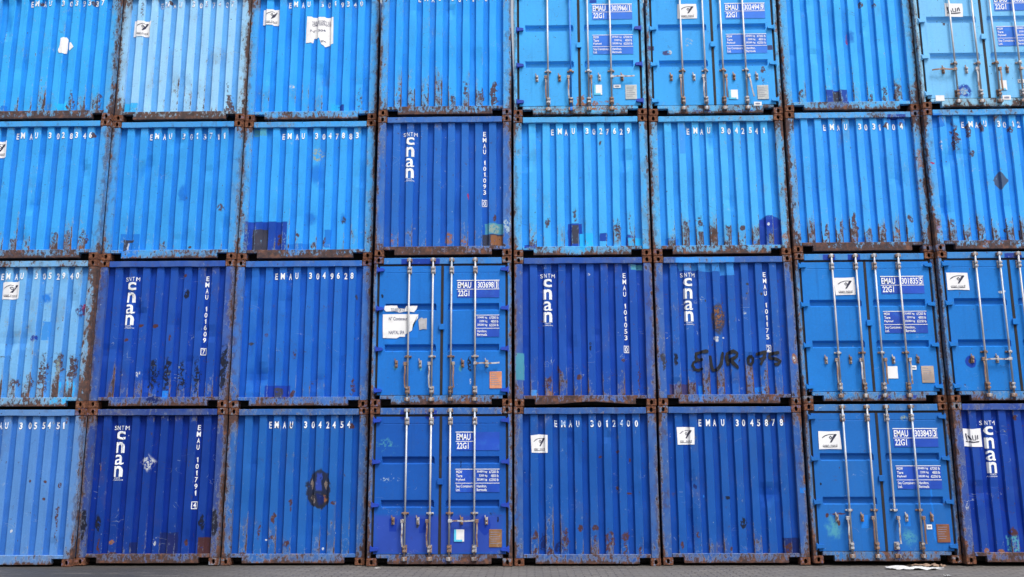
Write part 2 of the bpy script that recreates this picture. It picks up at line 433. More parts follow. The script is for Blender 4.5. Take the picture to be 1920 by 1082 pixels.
def strokes(bm, lines, w):
    """hand-drawn strokes: polylines in x,z with a width that breathes"""
    for li, ln in enumerate(lines):
        pts = []
        for i in range(len(ln) - 1):
            n = max(1, int((Vector(ln[i + 1]) - Vector(ln[i])).length / .03))
            pts += [Vector(ln[i]).lerp(Vector(ln[i + 1]), j / n) for j in range(n)]
        pts.append(Vector(ln[-1])); L = []; Rr = []
        for i, p in enumerate(pts):
            d = (pts[min(i + 1, len(pts) - 1)] - pts[max(i - 1, 0)]).normalized()
            ww = w * (.42 + .16 * noise.noise(Vector((i * .35, li * 3.3, 0)))) * (.75 if i in (0, len(pts) - 1) else 1)
            n2 = Vector((-d.y, d.x)) * ww
            L.append(bm.verts.new((p.x + n2.x, 0, p.y + n2.y))); Rr.append(bm.verts.new((p.x - n2.x, 0, p.y - n2.y)))
        for i in range(len(pts) - 1):
            bm.faces.new((L[i], Rr[i], Rr[i + 1], L[i + 1]))

_G = {}
def glyphs(s, bold=.0):
    """triangulated outline of a string at size 1: list of verts and faces"""
    k = (s, bold)
    if k in _G: return _G[k]
    cu = bpy.data.curves.new('text', 'FONT'); cu.body = s; cu.size = 1.0; cu.offset = bold; cu.resolution_u = 3
    ob = bpy.data.objects.new('text', cu); COL.objects.link(ob)
    dg = bpy.context.evaluated_depsgraph_get()
    me = bpy.data.meshes.new_from_object(ob.evaluated_get(dg))
    vs = [(v.co.x, v.co.y) for v in me.vertices]; fs = [tuple(p.vertices) for p in me.polygons]
    bpy.data.objects.remove(ob); bpy.data.curves.remove(cu); bpy.data.meshes.remove(me)
    _G[k] = (vs, fs)
    return _G[k]

def text(bm, s, u, v, h, w=None, bold=.02, align='c', w_per=None):
    """string centred (or left) at u with cap band v..v+h, squeezed to width w"""
    if s == '1':          # plain stencil one: a stem with a small flag
        q = (w or h * .24) * 1.05; st = h * .17
        x0 = u if align == 'l' else u - q / 2
        poly(bm, [(x0 + q - st, v), (x0 + q, v), (x0 + q, v + h), (x0 + q - st * .8, v + h), (x0, v + h * .82), (x0, v + h * .70), (x0 + q - st, v + h * .80)])
        return
    vs, fs = glyphs(s, bold)
    if not vs: return
    x0, x1 = min(p[0] for p in vs), max(p[0] for p in vs)
    y0, y1 = min(p[1] for p in vs), max(p[1] for p in vs)
    if s.islower() or any(ch in 'gpy,' for ch in s): y0c, y1c = y0, y1
    else: y0c, y1c = y0, y1
    sz = h / (y1c - y0c)
    sx = sz if w is None else w / (x1 - x0)
    ox = u - (x0 + x1) / 2 * sx if align == 'c' else u - x0 * sx
    bv = [bm.verts.new((ox + p[0] * sx, 0, v + (p[1] - y0c) * sz)) for p in vs]
    for f in fs:
        try: bm.faces.new([bv[i] for i in f])
        except ValueError: pass

def flat_part(name, bm, mat, parent, seed, flat=None, off=.003, label=None):
    drape(bm, seed, flat, off)
    me = bpy.data.meshes.new(name); bm.to_mesh(me); bm.free(); me.materials.append(mat)
    return place(name, me, parent, label)

for _ch in 'EMAU0123456789': glyphs(_ch, .022); glyphs(_ch, .03); glyphs(_ch, .02)
for _s in 'SNTM': glyphs(_s, .0)
glyphs('a', .008)
for _s in 'can': glyphs(_s, .026)
# ---------------------------------------------------------------- shared pieces
CW, CH, CD = .165, .124, .178
def casting_mesh():
    bm = bmesh.new()
    n = 20
    rx, rz, cx, cz = .027, .040, .0, .0
    hole = [(cx + rx * math.copysign(abs(math.cos(a)) ** .8, math.cos(a)), cz + rz * math.copysign(abs(math.sin(a)) ** .8, math.sin(a)))
            for a in [2 * math.pi * i / n for i in range(n)]]
    outer = []
    for i in range(n):
        a = 2 * math.pi * i / n; c, s = math.cos(a), math.sin(a)
        k = 1 / max(abs(c) / (CW / 2), abs(s) / (CH / 2)); outer.append((c * k, s * k))
    # snap the four nearest to the corners
    for sx in (-1, 1):
        for sz in (-1, 1):
            i = min(range(n), key=lambda j: (outer[j][0] - sx * CW / 2) ** 2 + (outer[j][1] - sz * CH / 2) ** 2)
            outer[i] = (sx * CW / 2, sz * CH / 2)
    O = [bm.verts.new((p[0], 0, p[1])) for p in outer]; Hh = [bm.verts.new((p[0], 0, p[1])) for p in hole]
    B = [bm.verts.new((p[0], CD, p[1])) for p in outer]; D = [bm.verts.new((p[0] * 1.0, .045, p[1] * 1.0)) for p in hole]
    E2 = [bm.verts.new((p[0] * 2.0, .046, p[1] * 1.25)) for p in hole]; G = [bm.verts.new((p[0] * 2.0, .15, p[1] * 1.25)) for p in hole]
    for i in range(n):
        j = (i + 1) % n
        bm.faces.new((O[i], O[j], Hh[j], Hh[i])); bm.faces.new((O[j], O[i], B[i], B[j]))
        bm.faces.new((Hh[i], Hh[j], D[j], D[i])); bm.faces.new((D[i], D[j], E2[j], E2[i])); bm.faces.new((E2[i], E2[j], G[j], G[i]))
    bm.faces.new(B); bm.faces.new(G)
    bmesh.ops.recalc_face_normals(bm, faces=bm.faces[:])
    edge = [e for e in bm.edges if all(v in O for v in e.verts)] + \
           [e for e in bm.edges if (e.verts[0] in O and e.verts[1] in B or e.verts[1] in O and e.verts[0] in B) and abs(abs(e.verts[0].co.x) - CW / 2) < 1e-5 and abs(abs(e.verts[0].co.z) - CH / 2) < 1e-5]
    bmesh.ops.bevel(bm, geom=edge, offset=.007, segments=2, affect='EDGES')
    me = bpy.data.meshes.new('corner_casting'); bm.to_mesh(me); bm.free()
    me.materials.append(M_DARK)
    return me
ME_CAST = casting_mesh()

def mesh_of(name, build, mat, smooth=False):
    bm = bmesh.new(); build(bm); bmesh.ops.recalc_face_normals(bm, faces=bm.faces[:])
    me = bpy.data.meshes.new(name); bm.to_mesh(me); bm.free(); me.materials.append(mat)
    if smooth:
        for p in me.polygons: p.use_smooth = len(p.vertices) == 4
    return me
def _side(bm):        # long corrugated side, its own plane at x = 0
    xs = []
    y = .16
    while y < 5.9:
        xs += [(y, 0), (y + .07, 0), (y + .105, .03), (y + .175, .03)]; y += .21
    a = [bm.verts.new((d, q, .15)) for q, d in xs]; b = [bm.verts.new((d, q, 2.55)) for q, d in xs]
    for i in range(len(xs) - 1): bm.faces.new((a[i], a[i + 1], b[i + 1], b[i]))
ME_SIDE = mesh_of('side_wall', _side, M_SIDE)
def _roof(bm): box(bm, -1.17, 1.17, .10, 6.0, 2.56, 2.60)
ME_ROOF = mesh_of('roof', _roof, M_SIDE)
def _floor(bm): box(bm, -1.17, 1.17, .28, 6.0, .03, .16)
ME_FLOOR = mesh_of('floor', _floor, M_DARK)
def _rear(bm): box(bm, -1.2, 1.2, 6.0, 6.05, .03, 2.6)
ME_REAR = mesh_of('rear_wall', _rear, M_SIDE)

# ---- door furniture (all local to the bar axis / the piece's own place)
def _bar(bm):
    cyl(bm, 0, -.032, .135, 2.575, .0165, 14)
    for z0, z1 in ((.085, .150), (2.560, 2.622)):          # cams
        box(bm, -.024, .024, -.050, -.008, z0, z1, .006)
    for z in (.118, 2.59): box(bm, -.036, .036, -.040, -.020, z - .011, z + .011, .004)
ME_BAR = mesh_of('locking_bar', _bar, M_GALV, True)
def _guide(bm):
    box(bm, -.040, .040, -.006, .019, -.065, .065, .005)
    box(bm, -.028, .028, -.060, -.004, -.050, -.012, .006); box(bm, -.028, .028, -.060, -.004, .014, .050, .006)
    for s in (-1, 1):
        for q in (-.045, .045): box(bm, s * .031 - .007, s * .031 + .007, -.012, -.004, q - .007, q + .007)
ME_GUIDE = mesh_of('bar_guide', _guide, M_GALV)
def _mid(bm):
    box(bm, -.062, .062, -.004, .019, -.015, .015, .004); box(bm, -.026, .026, -.058, -.002, -.021, .021, .006)
    for s in (-1, 1): box(bm, s * .048 - .008, s * .048 + .008, -.014, -.002, -.008, .008)
ME_MID = mesh_of('bar_bracket', _mid, M_GALV)
def _keeper(bm):
    box(bm, -.045, -.026, -.048, .012, -.026, .026, .004); box(bm, .026, .045, -.048, .012, -.026, .026, .004)
    box(bm, -.044, .044, -.002, .013, -.034, .034, .004)
ME_KEEP = mesh_of('bar_keeper', _keeper, M_GALV)
def _handle(bm):      # lever hanging down from its hub
    box(bm, -.026, .026, -.062, -.004, -.030, .030, .006)
    seg = [(0, -.050, -.02), (.006, -.058, -.12), (-.002, -.060, -.24), (.004, -.050, -.36), (.012, -.044, -.42)]
    for a, b in zip(seg[:-1], seg[1:]):
        w = .013
        vs = []
        for p in (a, b):
            vs += [bm.verts.new((p[0] - w, p[1] - .005, p[2])), bm.verts.new((p[0] + w, p[1] - .005, p[2])),
                   bm.verts.new((p[0] + w, p[1] + .007, p[2])), bm.verts.new((p[0] - w, p[1] + .007, p[2]))]
        for i in range(4): bm.faces.new((vs[i], vs[(i + 1) % 4], vs[4 + (i + 1) % 4], vs[4 + i]))
        bm.faces.new(vs[:4][::-1]); bm.faces.new(vs[4:])
ME_HANDLE = mesh_of('handle', _handle, M_GALV_RUST)
def _catch(bm):
    box(bm, -.026, .026, .004, .019, -.062, .062, .005)
    box(bm, -.018, .018, -.030, .004, .008, .040, .006); box(bm, -.012, .016, -.022, .004, -.046, -.020, .005)
    prism(bm, [(-.020, .04), (-.034, .085), (-.020, .10), (-.004, .05)], -.014, -.006)
ME_CATCH = mesh_of('handle_catch', _catch, M_GALV_RUST)
def _hinge(bm):       # blade tapering from the pin to the door, mirrored with sx
    prism(bm, [(-.068, -.020), (-.050, -.034), (.050, -.026), (.064, -.010), (.064, .012), (.050, .026), (-.050, .034), (-.068, .022)], -.026, .018)
    cyl(bm, -.060, .006, -.052, .052, .016, 12)
ME_HINGE = mesh_of('hinge', _hinge, M_SIDE)
ME_HINGE_R = mesh_of('hinge', lambda bm: (_hinge(bm), [setattr(v.co, 'x', -v.co.x) for v in bm.verts]), M_SIDE)

Y_DOOR = .014
def door_mesh(sgn, seed):
    """one leaf: flat sheet with two horizontal pressed grooves and a proud edge frame"""
    x0, x1 = .024, 1.116; z0, z1 = .196, 2.482
    gx = [x0, .10, .118, .990, 1.006, x1]
    zs = [z0, .300]
    for gz in (1.040, 1.765):
        zs += [gz - .088, gz - .066, gz + .006, gz + .042]
    zs += [2.352, 2.360, 2.368, z1]
    zs = sorted(zs)
    def extra(zl):
        out = [zl[0]]
        for a, b in zip(zl[:-1], zl[1:]):
            n = max(1, int((b - a) / .2)); out += [a + (b - a) * i / n for i in range(1, n + 1)]
        return out
    zs = extra(zs); xs = extra(gx)
    def yy(x, z):
        y = Y_DOOR
        if .118 - 1e-6 <= x <= .990 + 1e-6:
            for gz in (1.040, 1.765):
                if gz - .0665 <= z <= gz + .0065: y += .054
            if abs(z - 2.360) < .001: y += .006
        y += noise.noise(Vector((x * 1.6 * sgn, z * 1.4, seed))) * .004
        return y
    bm = bmesh.new()
    g = [[bm.verts.new((sgn * x, yy(x, z), z)) for x in xs] for z in zs]
    for i in range(len(zs) - 1):
        for j in range(len(xs) - 1): bm.faces.new((g[i][j], g[i][j + 1], g[i + 1][j + 1], g[i + 1][j]))
    ring = [g[0][j] for j in range(len(xs))] + [g[i][-1] for i in range(1, len(zs))] + \
           [g[-1][j] for j in range(len(xs) - 2, -1, -1)] + [g[i][0] for i in range(len(zs) - 2, 0, -1)]
    back = [bm.verts.new((v.co.x, .075, v.co.z)) for v in ring]
    n = len(ring)
    for i in range(n): bm.faces.new((ring[i], ring[(i + 1) % n], back[(i + 1) % n], back[i]))
    bm.faces.new(back[::-1])
    bmesh.ops.recalc_face_normals(bm, faces=bm.faces[:])
    return bm

def frame_rail(name, kind, z0, z1, y0, y1, mat, parent, seed, amp, notch=False, sag=0.0):
    bm = bmesh.new()
    hx = 1.052
    if notch:
        prism(bm, [(-1.066, z1), (-1.066, .127), (-.872, .127), (-.872, z0), (.872, z0), (.872, .127), (1.066, .127), (1.066, z1)], y0, y1)
    else:
        box(bm, -hx, hx, y0, y1, z0, z1)
    slice_x(bm, [i * .09 for i in range(-11, 12)])
    bmesh.ops.triangulate(bm, faces=[f for f in bm.faces if len(f.verts) > 4])
    for v in bm.verts:
        e = max(0, 1 - (abs(v.co.x) / 1.06) ** 4)
        n1 = noise.noise(Vector((v.co.x * 2.3, seed * 9.7, 0))); n2 = noise.noise(Vector((v.co.x * 7, seed * 5.1, 3)))
        lower = v.co.z < (z0 + z1) / 2
        dz = (n1 * .8 + n2 * .35) * amp * e
        if notch: dz = dz * (1 if lower else .1)
        else: dz = dz * (1 if lower else .45)
        if sag and lower: dz += sag * e * math.exp(-((v.co.x - .12) / .42) ** 2)
        v.co.z += dz
        v.co.y += noise.noise(Vector((v.co.x * 2, seed * 3.3, 8))) * amp * .5 * e
    bmesh.ops.recalc_face_normals(bm, faces=bm.faces[:])
    sharp = [e for e in bm.edges if len(e.link_faces) == 2 and e.calc_face_angle(0) > 1.0]
    bmesh.ops.bevel(bm, geom=sharp, offset=.005, segments=1, affect='EDGES')
    return link(name, bm, mat, parent)

def end_panel(mat, parent, seed):
    bm = bmesh.new()
    xs = [(-1.085, Y_TR)] + BREAKS + [(1.085, Y_TR)]
    fx = [xs[0]]
    for a, b in zip(xs[:-1], xs[1:]):
        fx += [((a[0] + b[0]) / 2, (a[1] + b[1]) / 2), b]
    zs = [.165 + (2.56 - .165) * i / 22 for i in range(23)]
    g = [[bm.verts.new((x + shift(x, z, seed) * (0 if abs(x) > 1 else 1), y + dent(x, z, seed), z)) for x, y in fx] for z in zs]
    for i in range(len(zs) - 1):
        for j in range(len(fx) - 1): bm.faces.new((g[i][j], g[i][j + 1], g[i + 1][j + 1], g[i + 1][j]))
    sharp = [e for e in bm.edges if len(e.link_faces) == 2 and e.calc_face_angle(0) > .5]
    bmesh.ops.bevel(bm, geom=sharp, offset=.006, segments=2, affect='EDGES')
    bm.normal_update()
    if sum(f.normal.y for f in bm.faces) > 0: bmesh.ops.reverse_faces(bm, faces=bm.faces[:])
    me = bpy.data.meshes.new('end_panel'); bm.to_mesh(me); bm.free(); me.materials.append(mat)
    return place('end_panel', me, parent)

# ---------------------------------------------------------------- markings
def emblem(parent, seed, flat, u, v, w, h, style='emblem'):
    bm = bmesh.new()
    rnd = random.Random(int(seed * 100) + int(u * 50))
    j = lambda a: a + rnd.uniform(-.010, .010)
    poly(bm, [(j(u - w / 2), j(v - h / 2)), (j(u), j(v - h / 2)), (j(u + w / 2), j(v - h / 2)), (j(u + w / 2), j(v)), (j(u + w / 2), j(v + h / 2)), (j(u), j(v + h / 2)), (j(u - w / 2), j(v + h / 2))])
    s = flat_part('sticker', bm, M_STICK, parent, seed, flat, .003)
    q = bmesh.new()
    P = lambda a, b: (u + a * w, v + b * h)
    if style == 'emblem':
        poly(q, [P(.20, .29), P(.22, .33), P(.33, .33), P(.33, .28), P(.075, -.13), P(.00, -.13)])
        strokes(q, [[P(-.34, .12), P(-.20, .24), P(.0, .31), P(.20, .31)]], w * .040)
        strokes(q, [[P(-.02, .14), P(.05, .21), P(.11, .14), P(.05, .06), P(-.02, .14)]], w * .05)
        text(q, 'cnan nord', u, v - h * .34, h * .13, w * .66, .0)
        strokes(q, [[P(-.33, -.36), P(.0, -.375), P(.33, -.36)]], w * .03)
    else:
        strokes(q, [[P(-.36, .24), P(-.30, -.18)], [P(-.30, .22), P(-.12, -.16)], [P(-.06, .12), P(-.04, -.14), P(.10, -.15), P(.10, .14)],
                    [P(.18, -.12), P(.22, .10), P(.28, .16), P(.33, -.10)], [P(-.38, -.22), P(0, -.27), P(.36, -.22)]], w * .075)
    flat_part('emblem', q, M_INK if style != 'soft' else M_INK_SOFT, s, seed, flat, .0055)
    return s

def serial(parent, seed, s, flake):
    """EMAU + seven digits, one character per rib or trough"""
    pos = [1.5, 2, 2.5, 3, 4, 4.5, 5, 5.5, 6, 6.5, 7]
    bm = bmesh.new(); rnd = random.Random(seed)
    for ch, k in zip('EMAU' + s, pos):
        if ch == ' ': continue
        u = (k - 3.5) * RP; w = {'M': .074, '1': .028, 'E': .048}.get(ch, .054)
        text(bm, ch, u + rnd.uniform(-.004, .004), 2.300 + rnd.uniform(-.004, .004), .118, w, .03)
    flat_part('serial_number', bm, letter_mat(flake), parent, seed, None, .003)

def big_name(parent, seed, num, u, flake):
    bm = bmesh.new()
    [text(bm, ch, u - .102 + i * .066 + (.006 if i == 3 else 0), 2.275, .072, .060 if ch == 'M' else .046, .0) for i, ch in enumerate('SNTM')]
    for ch, v0, h in (('c', 2.105, .150), ('n', 1.880, .186), ('a', 1.678, .170), ('n', 1.472, .186)):
        text(bm, ch, u, v0, h, .158, .008 if ch == 'a' else .026)
    text(bm, 'UNITE', u, 1.440, .024, .10, .0); text(bm, 'ALGERIENNE', u, 1.408, .020, .18, .0)
    flat_part('company_lettering', bm, letter_mat(flake), parent, seed)
    if not num: return
    bm = bmesh.new(); uu = .735
    for i, ch in enumerate('EMAU'): text(bm, ch, uu, 2.268 - i * .113, .088, .066 if ch == 'M' else .052, .02)
    for i, ch in enumerate(num[:6]): text(bm, ch, uu + .004, 1.715 - i * .113, .088, .026 if ch == '1' else .052, .02)
    text(bm, num[6], uu + .004, .945, .088, .026 if num[6] == '1' else .048, .02)
    w = .046
    for a in ((uu + .004 - w, .925, uu + .004 + w, .937), (uu + .004 - w, 1.040, uu + .004 + w, 1.052), (uu + .004 - w, .937, uu - w + .012, 1.040), (uu - .004 + w, .937, uu + .004 + w, 1.040)):
        rect(bm, *a)
    flat_part('serial_number', bm, letter_mat(flake), parent, seed)

def door_marks(parent, seed, num, full, light, flake):
    """number block and weight table on the right-hand leaf"""
    mb = M_BOX_LIGHT if light else M_BOX
    fl = Y_DOOR - .004
    bm = bmesh.new(); rect(bm, .262, 1.905, 1.010, 2.215)
    b1 = flat_part('number_field', bm, mb, parent, seed, fl, .001)
    bm = bmesh.new()
    end = 1.010 if num else .59
    rect(bm, .255, 2.208, end, 2.222); rect(bm, .255, 2.052, end, 2.062)
    text(bm, 'EMAU', .272, 2.078, .112, .240, .022, 'l')
    if num:
        text(bm, num[:6], .625, 2.078, .112, .285, .022, 'l'); text(bm, num[6], .962, 2.078, .112, .026 if num[6] == '1' else .048, .022)
        rect(bm, .925, 2.070, .931, 2.200); rect(bm, .993, 2.070, .999, 2.200); rect(bm, .931, 2.194, .993, 2.200); rect(bm, .931, 2.070, .993, 2.076)
    text(bm, '22G1', .280, 1.930, .108, .200, .022, 'l')
    flat_part('serial_number', bm, letter_mat(flake), b1, seed, fl, .0035)
    bm = bmesh.new(); rect(bm, .262 if full else .60, 1.205, 1.010, 1.588)
    b2 = flat_part('weight_field', bm, mb, parent, seed, fl, .001)
    bm = bmesh.new(); l = .255 if full else .60
    rect(bm, l, 1.585, 1.010, 1.595); rect(bm, l, 1.352, 1.010, 1.361)
    for i, (a, b, c) in enumerate((('MGW', '30480 kg', '67200 lb'), ('Tare', '2200 kg', '4850 lb'), ('Payload', '28280 kg', '62350 lb'))):
        v = 1.522 - i * .066
        if full: text(bm, a, .270, v, .046, .105 if i != 2 else .15, .02, 'l')
        text(bm, b, .71 + (.02 if i == 1 else 0), v, .046, .175 if i != 1 else .14, .014); text(bm, c, .915 + (.012 if i == 1 else 0), v, .046, .160 if i != 1 else .13, .014)
    if full:
        text(bm, 'Sea Containers', .270, 1.285, .046, .29, .012, 'l'); text(bm, 'Ltd.', .270, 1.224, .046, .07, .012, 'l')
    text(bm, 'Hamilton,', .622, 1.278, .052, .17, .014, 'l'); text(bm, 'Bermuda', .622, 1.224, .046, .17, .014, 'l')
    flat_part('weight_table', bm, letter_mat(flake), b2, seed, fl, .0035)

def plate(parent, seed, u, v, w, h, mat, label):
    bm = bmesh.new(); box(bm, u - w / 2, u + w / 2, Y_DOOR - .010, Y_DOOR + .004, v - h / 2, v + h / 2, .003)
    p = link('data_plate', bm, mat, parent, label)
    q = bmesh.new()
    rnd = random.Random(int(u * 991 + v * 77))
    for i in range(6):
        z = v + h * (.34 - i * .125); wd = w * rnd.uniform(.45, .78)
        rect(q, u - w * .40, z - h * .014, u - w * .40 + wd, z + h * .014)
    flat_part('plate_text', q, M_INK_SOFT, p, seed, Y_DOOR - .010, .002)

# ---------------------------------------------------------------- the containers
def container(c, r, d):
    """c column 0..7 from the left, r row 0..3 from the ground"""
    seed = c * 4.0 + r * 1.37 + 1.0
    root = bpy.data.objects.new('shipping_container', None); COL.objects.link(root)
    root.location = ((c - 3.5) * PX + DX[c] + DXX[r][c], DEPTH[c], r * PZ + DZ[c] + .002)
    root['label'] = d['label']; root['category'] = 'shipping container'
    root['group'] = 'blue shipping containers stacked four high'
    base = tuple(v * GAIN * k for v, k in zip(lin(d['col']), TINT))
    fr = d.get('frame', 1.0)
    fbase = tuple(v * fr for v in base)
    pt = d.get('patches', ())
    door = d.get('door')
    mf = paint('frame_paint', fbase, d['fade'] * 1.0, seed + .5, 0, d.get('frust', .45), 'frame', [p for p in pt], .9)
    # castings
    for sx in (-1, 1):
        for z in (CH / 2, HC - CH / 2):
            place('corner_casting', ME_CAST, root, None, (sx * (W / 2 - CW / 2), 0, z), CASTS[(c + r * 3 + (sx > 0)) % len(CASTS)])
    pw = .066 if door else .150
    for sx in (-1, 1):
        bm = bmesh.new(); a, b = sorted((sx * (W / 2 - .003), sx * (W / 2 - pw)))
        box(bm, a, b, .006, .13, CH + .0005, HC - CH - .0005)
        slice_z(bm, [.12 + i * .15 for i in range(1, 17)])
        for v in bm.verts: v.co.x += noise.noise(Vector((sx * 3, v.co.z * 1.7, seed))) * .004; v.co.y += noise.noise(Vector((sx * 3, v.co.z * 1.9, seed + 9))) * .003
        sharp = [e for e in bm.edges if len(e.link_faces) == 2 and e.calc_face_angle(0) > 1.0]
        bmesh.ops.bevel(bm, geom=sharp, offset=.006, segments=2, affect='EDGES')
        link('corner_post', bm, mf, root)
    ms = paint('rail_paint', fbase, d['fade'], seed + .8, 0, d.get('srust', .4) + .14, 'frame', pt, .9)
    frame_rail('bottom_rail', 'b', .032, .186, .012, .10, ms, root, seed, .007, True, d.get('sag', 0))
    if door: frame_rail('top_rail', 't', 2.520, 2.632, .010, .09, ms, root, seed + 3, .004)
    else: frame_rail('top_rail', 't', 2.526, 2.632, .002, .09, mf, root, seed + 3, .011)
    for sx in (-1, 1):
        o = place('side_wall', ME_SIDE, root, None, (sx * 1.195, 0, 0))
        o.scale.x = -sx
    place('roof', ME_ROOF, root); place('floor', ME_FLOOR, root); place('rear_wall', ME_REAR, root)
    if not door:
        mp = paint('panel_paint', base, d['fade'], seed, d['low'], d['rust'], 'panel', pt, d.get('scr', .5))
        e = end_panel(mp, root, seed)
        if d.get('num'): serial(e, seed, d['num'], d.get('flake', .3))
        if d.get('name') is not None: big_name(e, seed, d['name'], -.632, d.get('flake', .1))
        carrier, flat = e, None
        leaves = None
    else:
        md = paint('door_paint', base, d['fade'], seed, d['low'], d['rust'], 'door', pt, d.get('scr', .4))
        leaves = []
        for sgn in (-1, 1):
            lf = link('door', door_mesh(sgn, seed), md, root); leaves.append(lf)
            hm = HINGE_DARK if d.get('hinge') == 'dark' else md
            for z in (.275, .995, 1.715, 2.415):
                place('hinge', ME_HINGE if sgn < 0 else ME_HINGE_R, lf, None, (sgn * 1.098, 0, z), hm)
            for i, u in enumerate((.165, .585)):
                u *= sgn
                idx = {-.585: 0, -.165: 1, .165: 2, .585: 3}[round(u, 3)]
                bmat = M_GALV if (idx + c + r) % 3 else M_GALV_BLUE
                if d.get('bluebar') == idx: bmat = M_BAR_PAINT
                if d.get('missing') == idx:
                    bm = bmesh.new(); cyl(bm, 0, -.032, .90, 2.575, .0165, 14); box(bm, -.024, .024, -.050, -.008, 2.56, 2.622, .006)
                    o = link('locking_bar', bm, M_GALV, lf, 'locking bar broken off below its bracket'); o.location = (u, 0, 0)
                else: place('locking_bar', ME_BAR, lf, None, (u, 0, 0), bmat)
                gm = M_GALV_RUST if (idx + c) % 2 else M_GALV
                place('bar_guide', ME_GUIDE, lf, None, (u, 0, 2.405), M_GALV); place('bar_guide', ME_GUIDE, lf, None, (u, 0, .280), gm)
                place('bar_bracket', ME_MID, lf, None, (u, 0, .862), gm)
                place('bar_keeper', ME_KEEP, root, None, (u, 0, 2.585), M_GALV_RUST); place('bar_keeper', ME_KEEP, root, None, (u, 0, .118), M_KEEP_RUST if d.get('rustkeep') else M_GALV_RUST)
                hs = d['handles'][idx]
                h = place('handle', ME_HANDLE, lf, None, (u + sgn * .045, -.004, .735), M_GALV_RUST if (idx + r) % 2 else M_GALV)
                if hs == 'h': h.location = (u + sgn * .01, 0, .735); h.rotation_euler = (0, -sgn * math.pi / 2, 0)
                if hs == 's': h.rotation_euler = (0, -sgn * .16, 0)
                place('handle_catch', ME_CATCH, lf, None, (u + sgn * .205, 0, .735), M_GALV_RUST if (idx + c) % 2 else M_GALV)
        bm = bmesh.new()
        for sx in (-1, 1):
            a, b = sorted((sx * 1.118, sx * 1.155)); box(bm, a, b, .034, .09, .186, 2.518)
        box(bm, -.022, .022, .008, .09, .1955, 2.483)
        box(bm, -1.117, 1.117, .032, .09, 2.484, 2.519); box(bm, -1.117, 1.117, .030, .09, .1866, .1945)
        link('door_gasket', bm, M_GASKET, root)
        bm = bmesh.new(); box(bm, -.048, .048, -.022, .008, 1.335, 1.435, .006)
        link('lock_plate', bm, md, leaves[1])
        if d.get('num') is not None: door_marks(leaves[1], seed, d['num'], d.get('full', True), r == 3, d.get('flake', .15))
        flat = Y_DOOR - .004
    for s in d.get('stickers', ()):
        kind, u, v, w, h = s[:5]
        par = carrier if not door else leaves[0 if u < 0 else 1]
        if kind in ('emblem', 'scribble', 'soft'): emblem(par, seed, flat, u, v, abs(w), abs(h), kind)
        elif kind == 'tag':
            bm = bmesh.new(); rect(bm, u - w / 2, v - h / 2, u + w / 2, v + h / 2)
            o = flat_part('sticker', bm, M_STICK, par, seed, flat, .003)
            if h < .10:
                bm = bmesh.new(); strokes(bm, [[(u - w * .3, v), (u + w * .3, v)]], h * .45); flat_part('print', bm, M_INK_SOFT, o, seed, flat, .0055)
        elif kind == 'cyan':
            bm = bmesh.new(); rect(bm, u - w / 2, v - h / 2, u + w / 2, v + h / 2)
            o = flat_part('sticker', bm, M_STICK, par, seed, flat, .003)
            bm = bmesh.new(); rect(bm, u - w / 2, v - h / 2, u - w * .28, v + h / 2); rect(bm, u - w * .28, v - h / 2, u + w * .32, v - h * .34)
            flat_part('print', bm, M_CYAN, o, seed, flat, .0055)
        elif kind.startswith('plate'):
            plate(par, seed, u, v, w, h, {'plate': M_PLATE, 'plate_orange': M_PLATE_ORANGE, 'plate_tan': M_PLATE_TAN, 'plate_brown': M_PLATE_BROWN, 'plate_rust': M_PLATE_RUST}[kind],
                  {'plate': 'pale data plate', 'plate_orange': 'orange data plate', 'plate_tan': 'tan tarnished data plate', 'plate_brown': 'tarnished brass data plate', 'plate_rust': 'rust brown data plate'}[kind])
    for (nm, matn, pts) in d.get('polys', ()):
        bm = bmesh.new(); poly(bm, pts)
        mm = {'paper': M_PAPER, 'grey': M_PAPER_GREY}[matn]
        par = carrier if not door else leaves[0]
        flat_part(nm, bm, mm, par, seed, flat, .003)
    for (s, u, v, w, h) in d.get('texts', ()):
        bm = bmesh.new(); text(bm, s, u, v - h / 2, h * 1.15, w, .015)
        par = carrier if not door else leaves[0]
        flat_part('label_text', bm, M_INK_MID, par, seed, flat, .0055)
    if d.get('graffiti'):
        bm = bmesh.new(); strokes(bm, d['graffiti'], .066)
        flat_part('graffiti', bm, M_SPRAY, carrier, seed, None, .008)
    return root

GAIN, TINT = .90, (.62, 1.0, 1.02)
M_GALV_BLUE = bar_mat('blue_grey_galvanised_steel', (.42, .47, .55), .0)
M_BAR_PAINT = simple('blue_painted_bar', (.02, .20, .70), .5, 0, .15)
HINGE_DARK = simple('dark_blue_hinge_paint', (.012, .06, .48), .5, 0, .25, (.05, .04, .05), .3)
CASTS = [rusty_casting('rusty_casting_steel', s, p) for s, p in ((1.0, (.05, .3, .6)), (7.3, (.03, .1, .4)), (13.9, (.2, .4, .6)), (3.7, (.02, .2, .5)), (21.1, (.1, .3, .5)))]

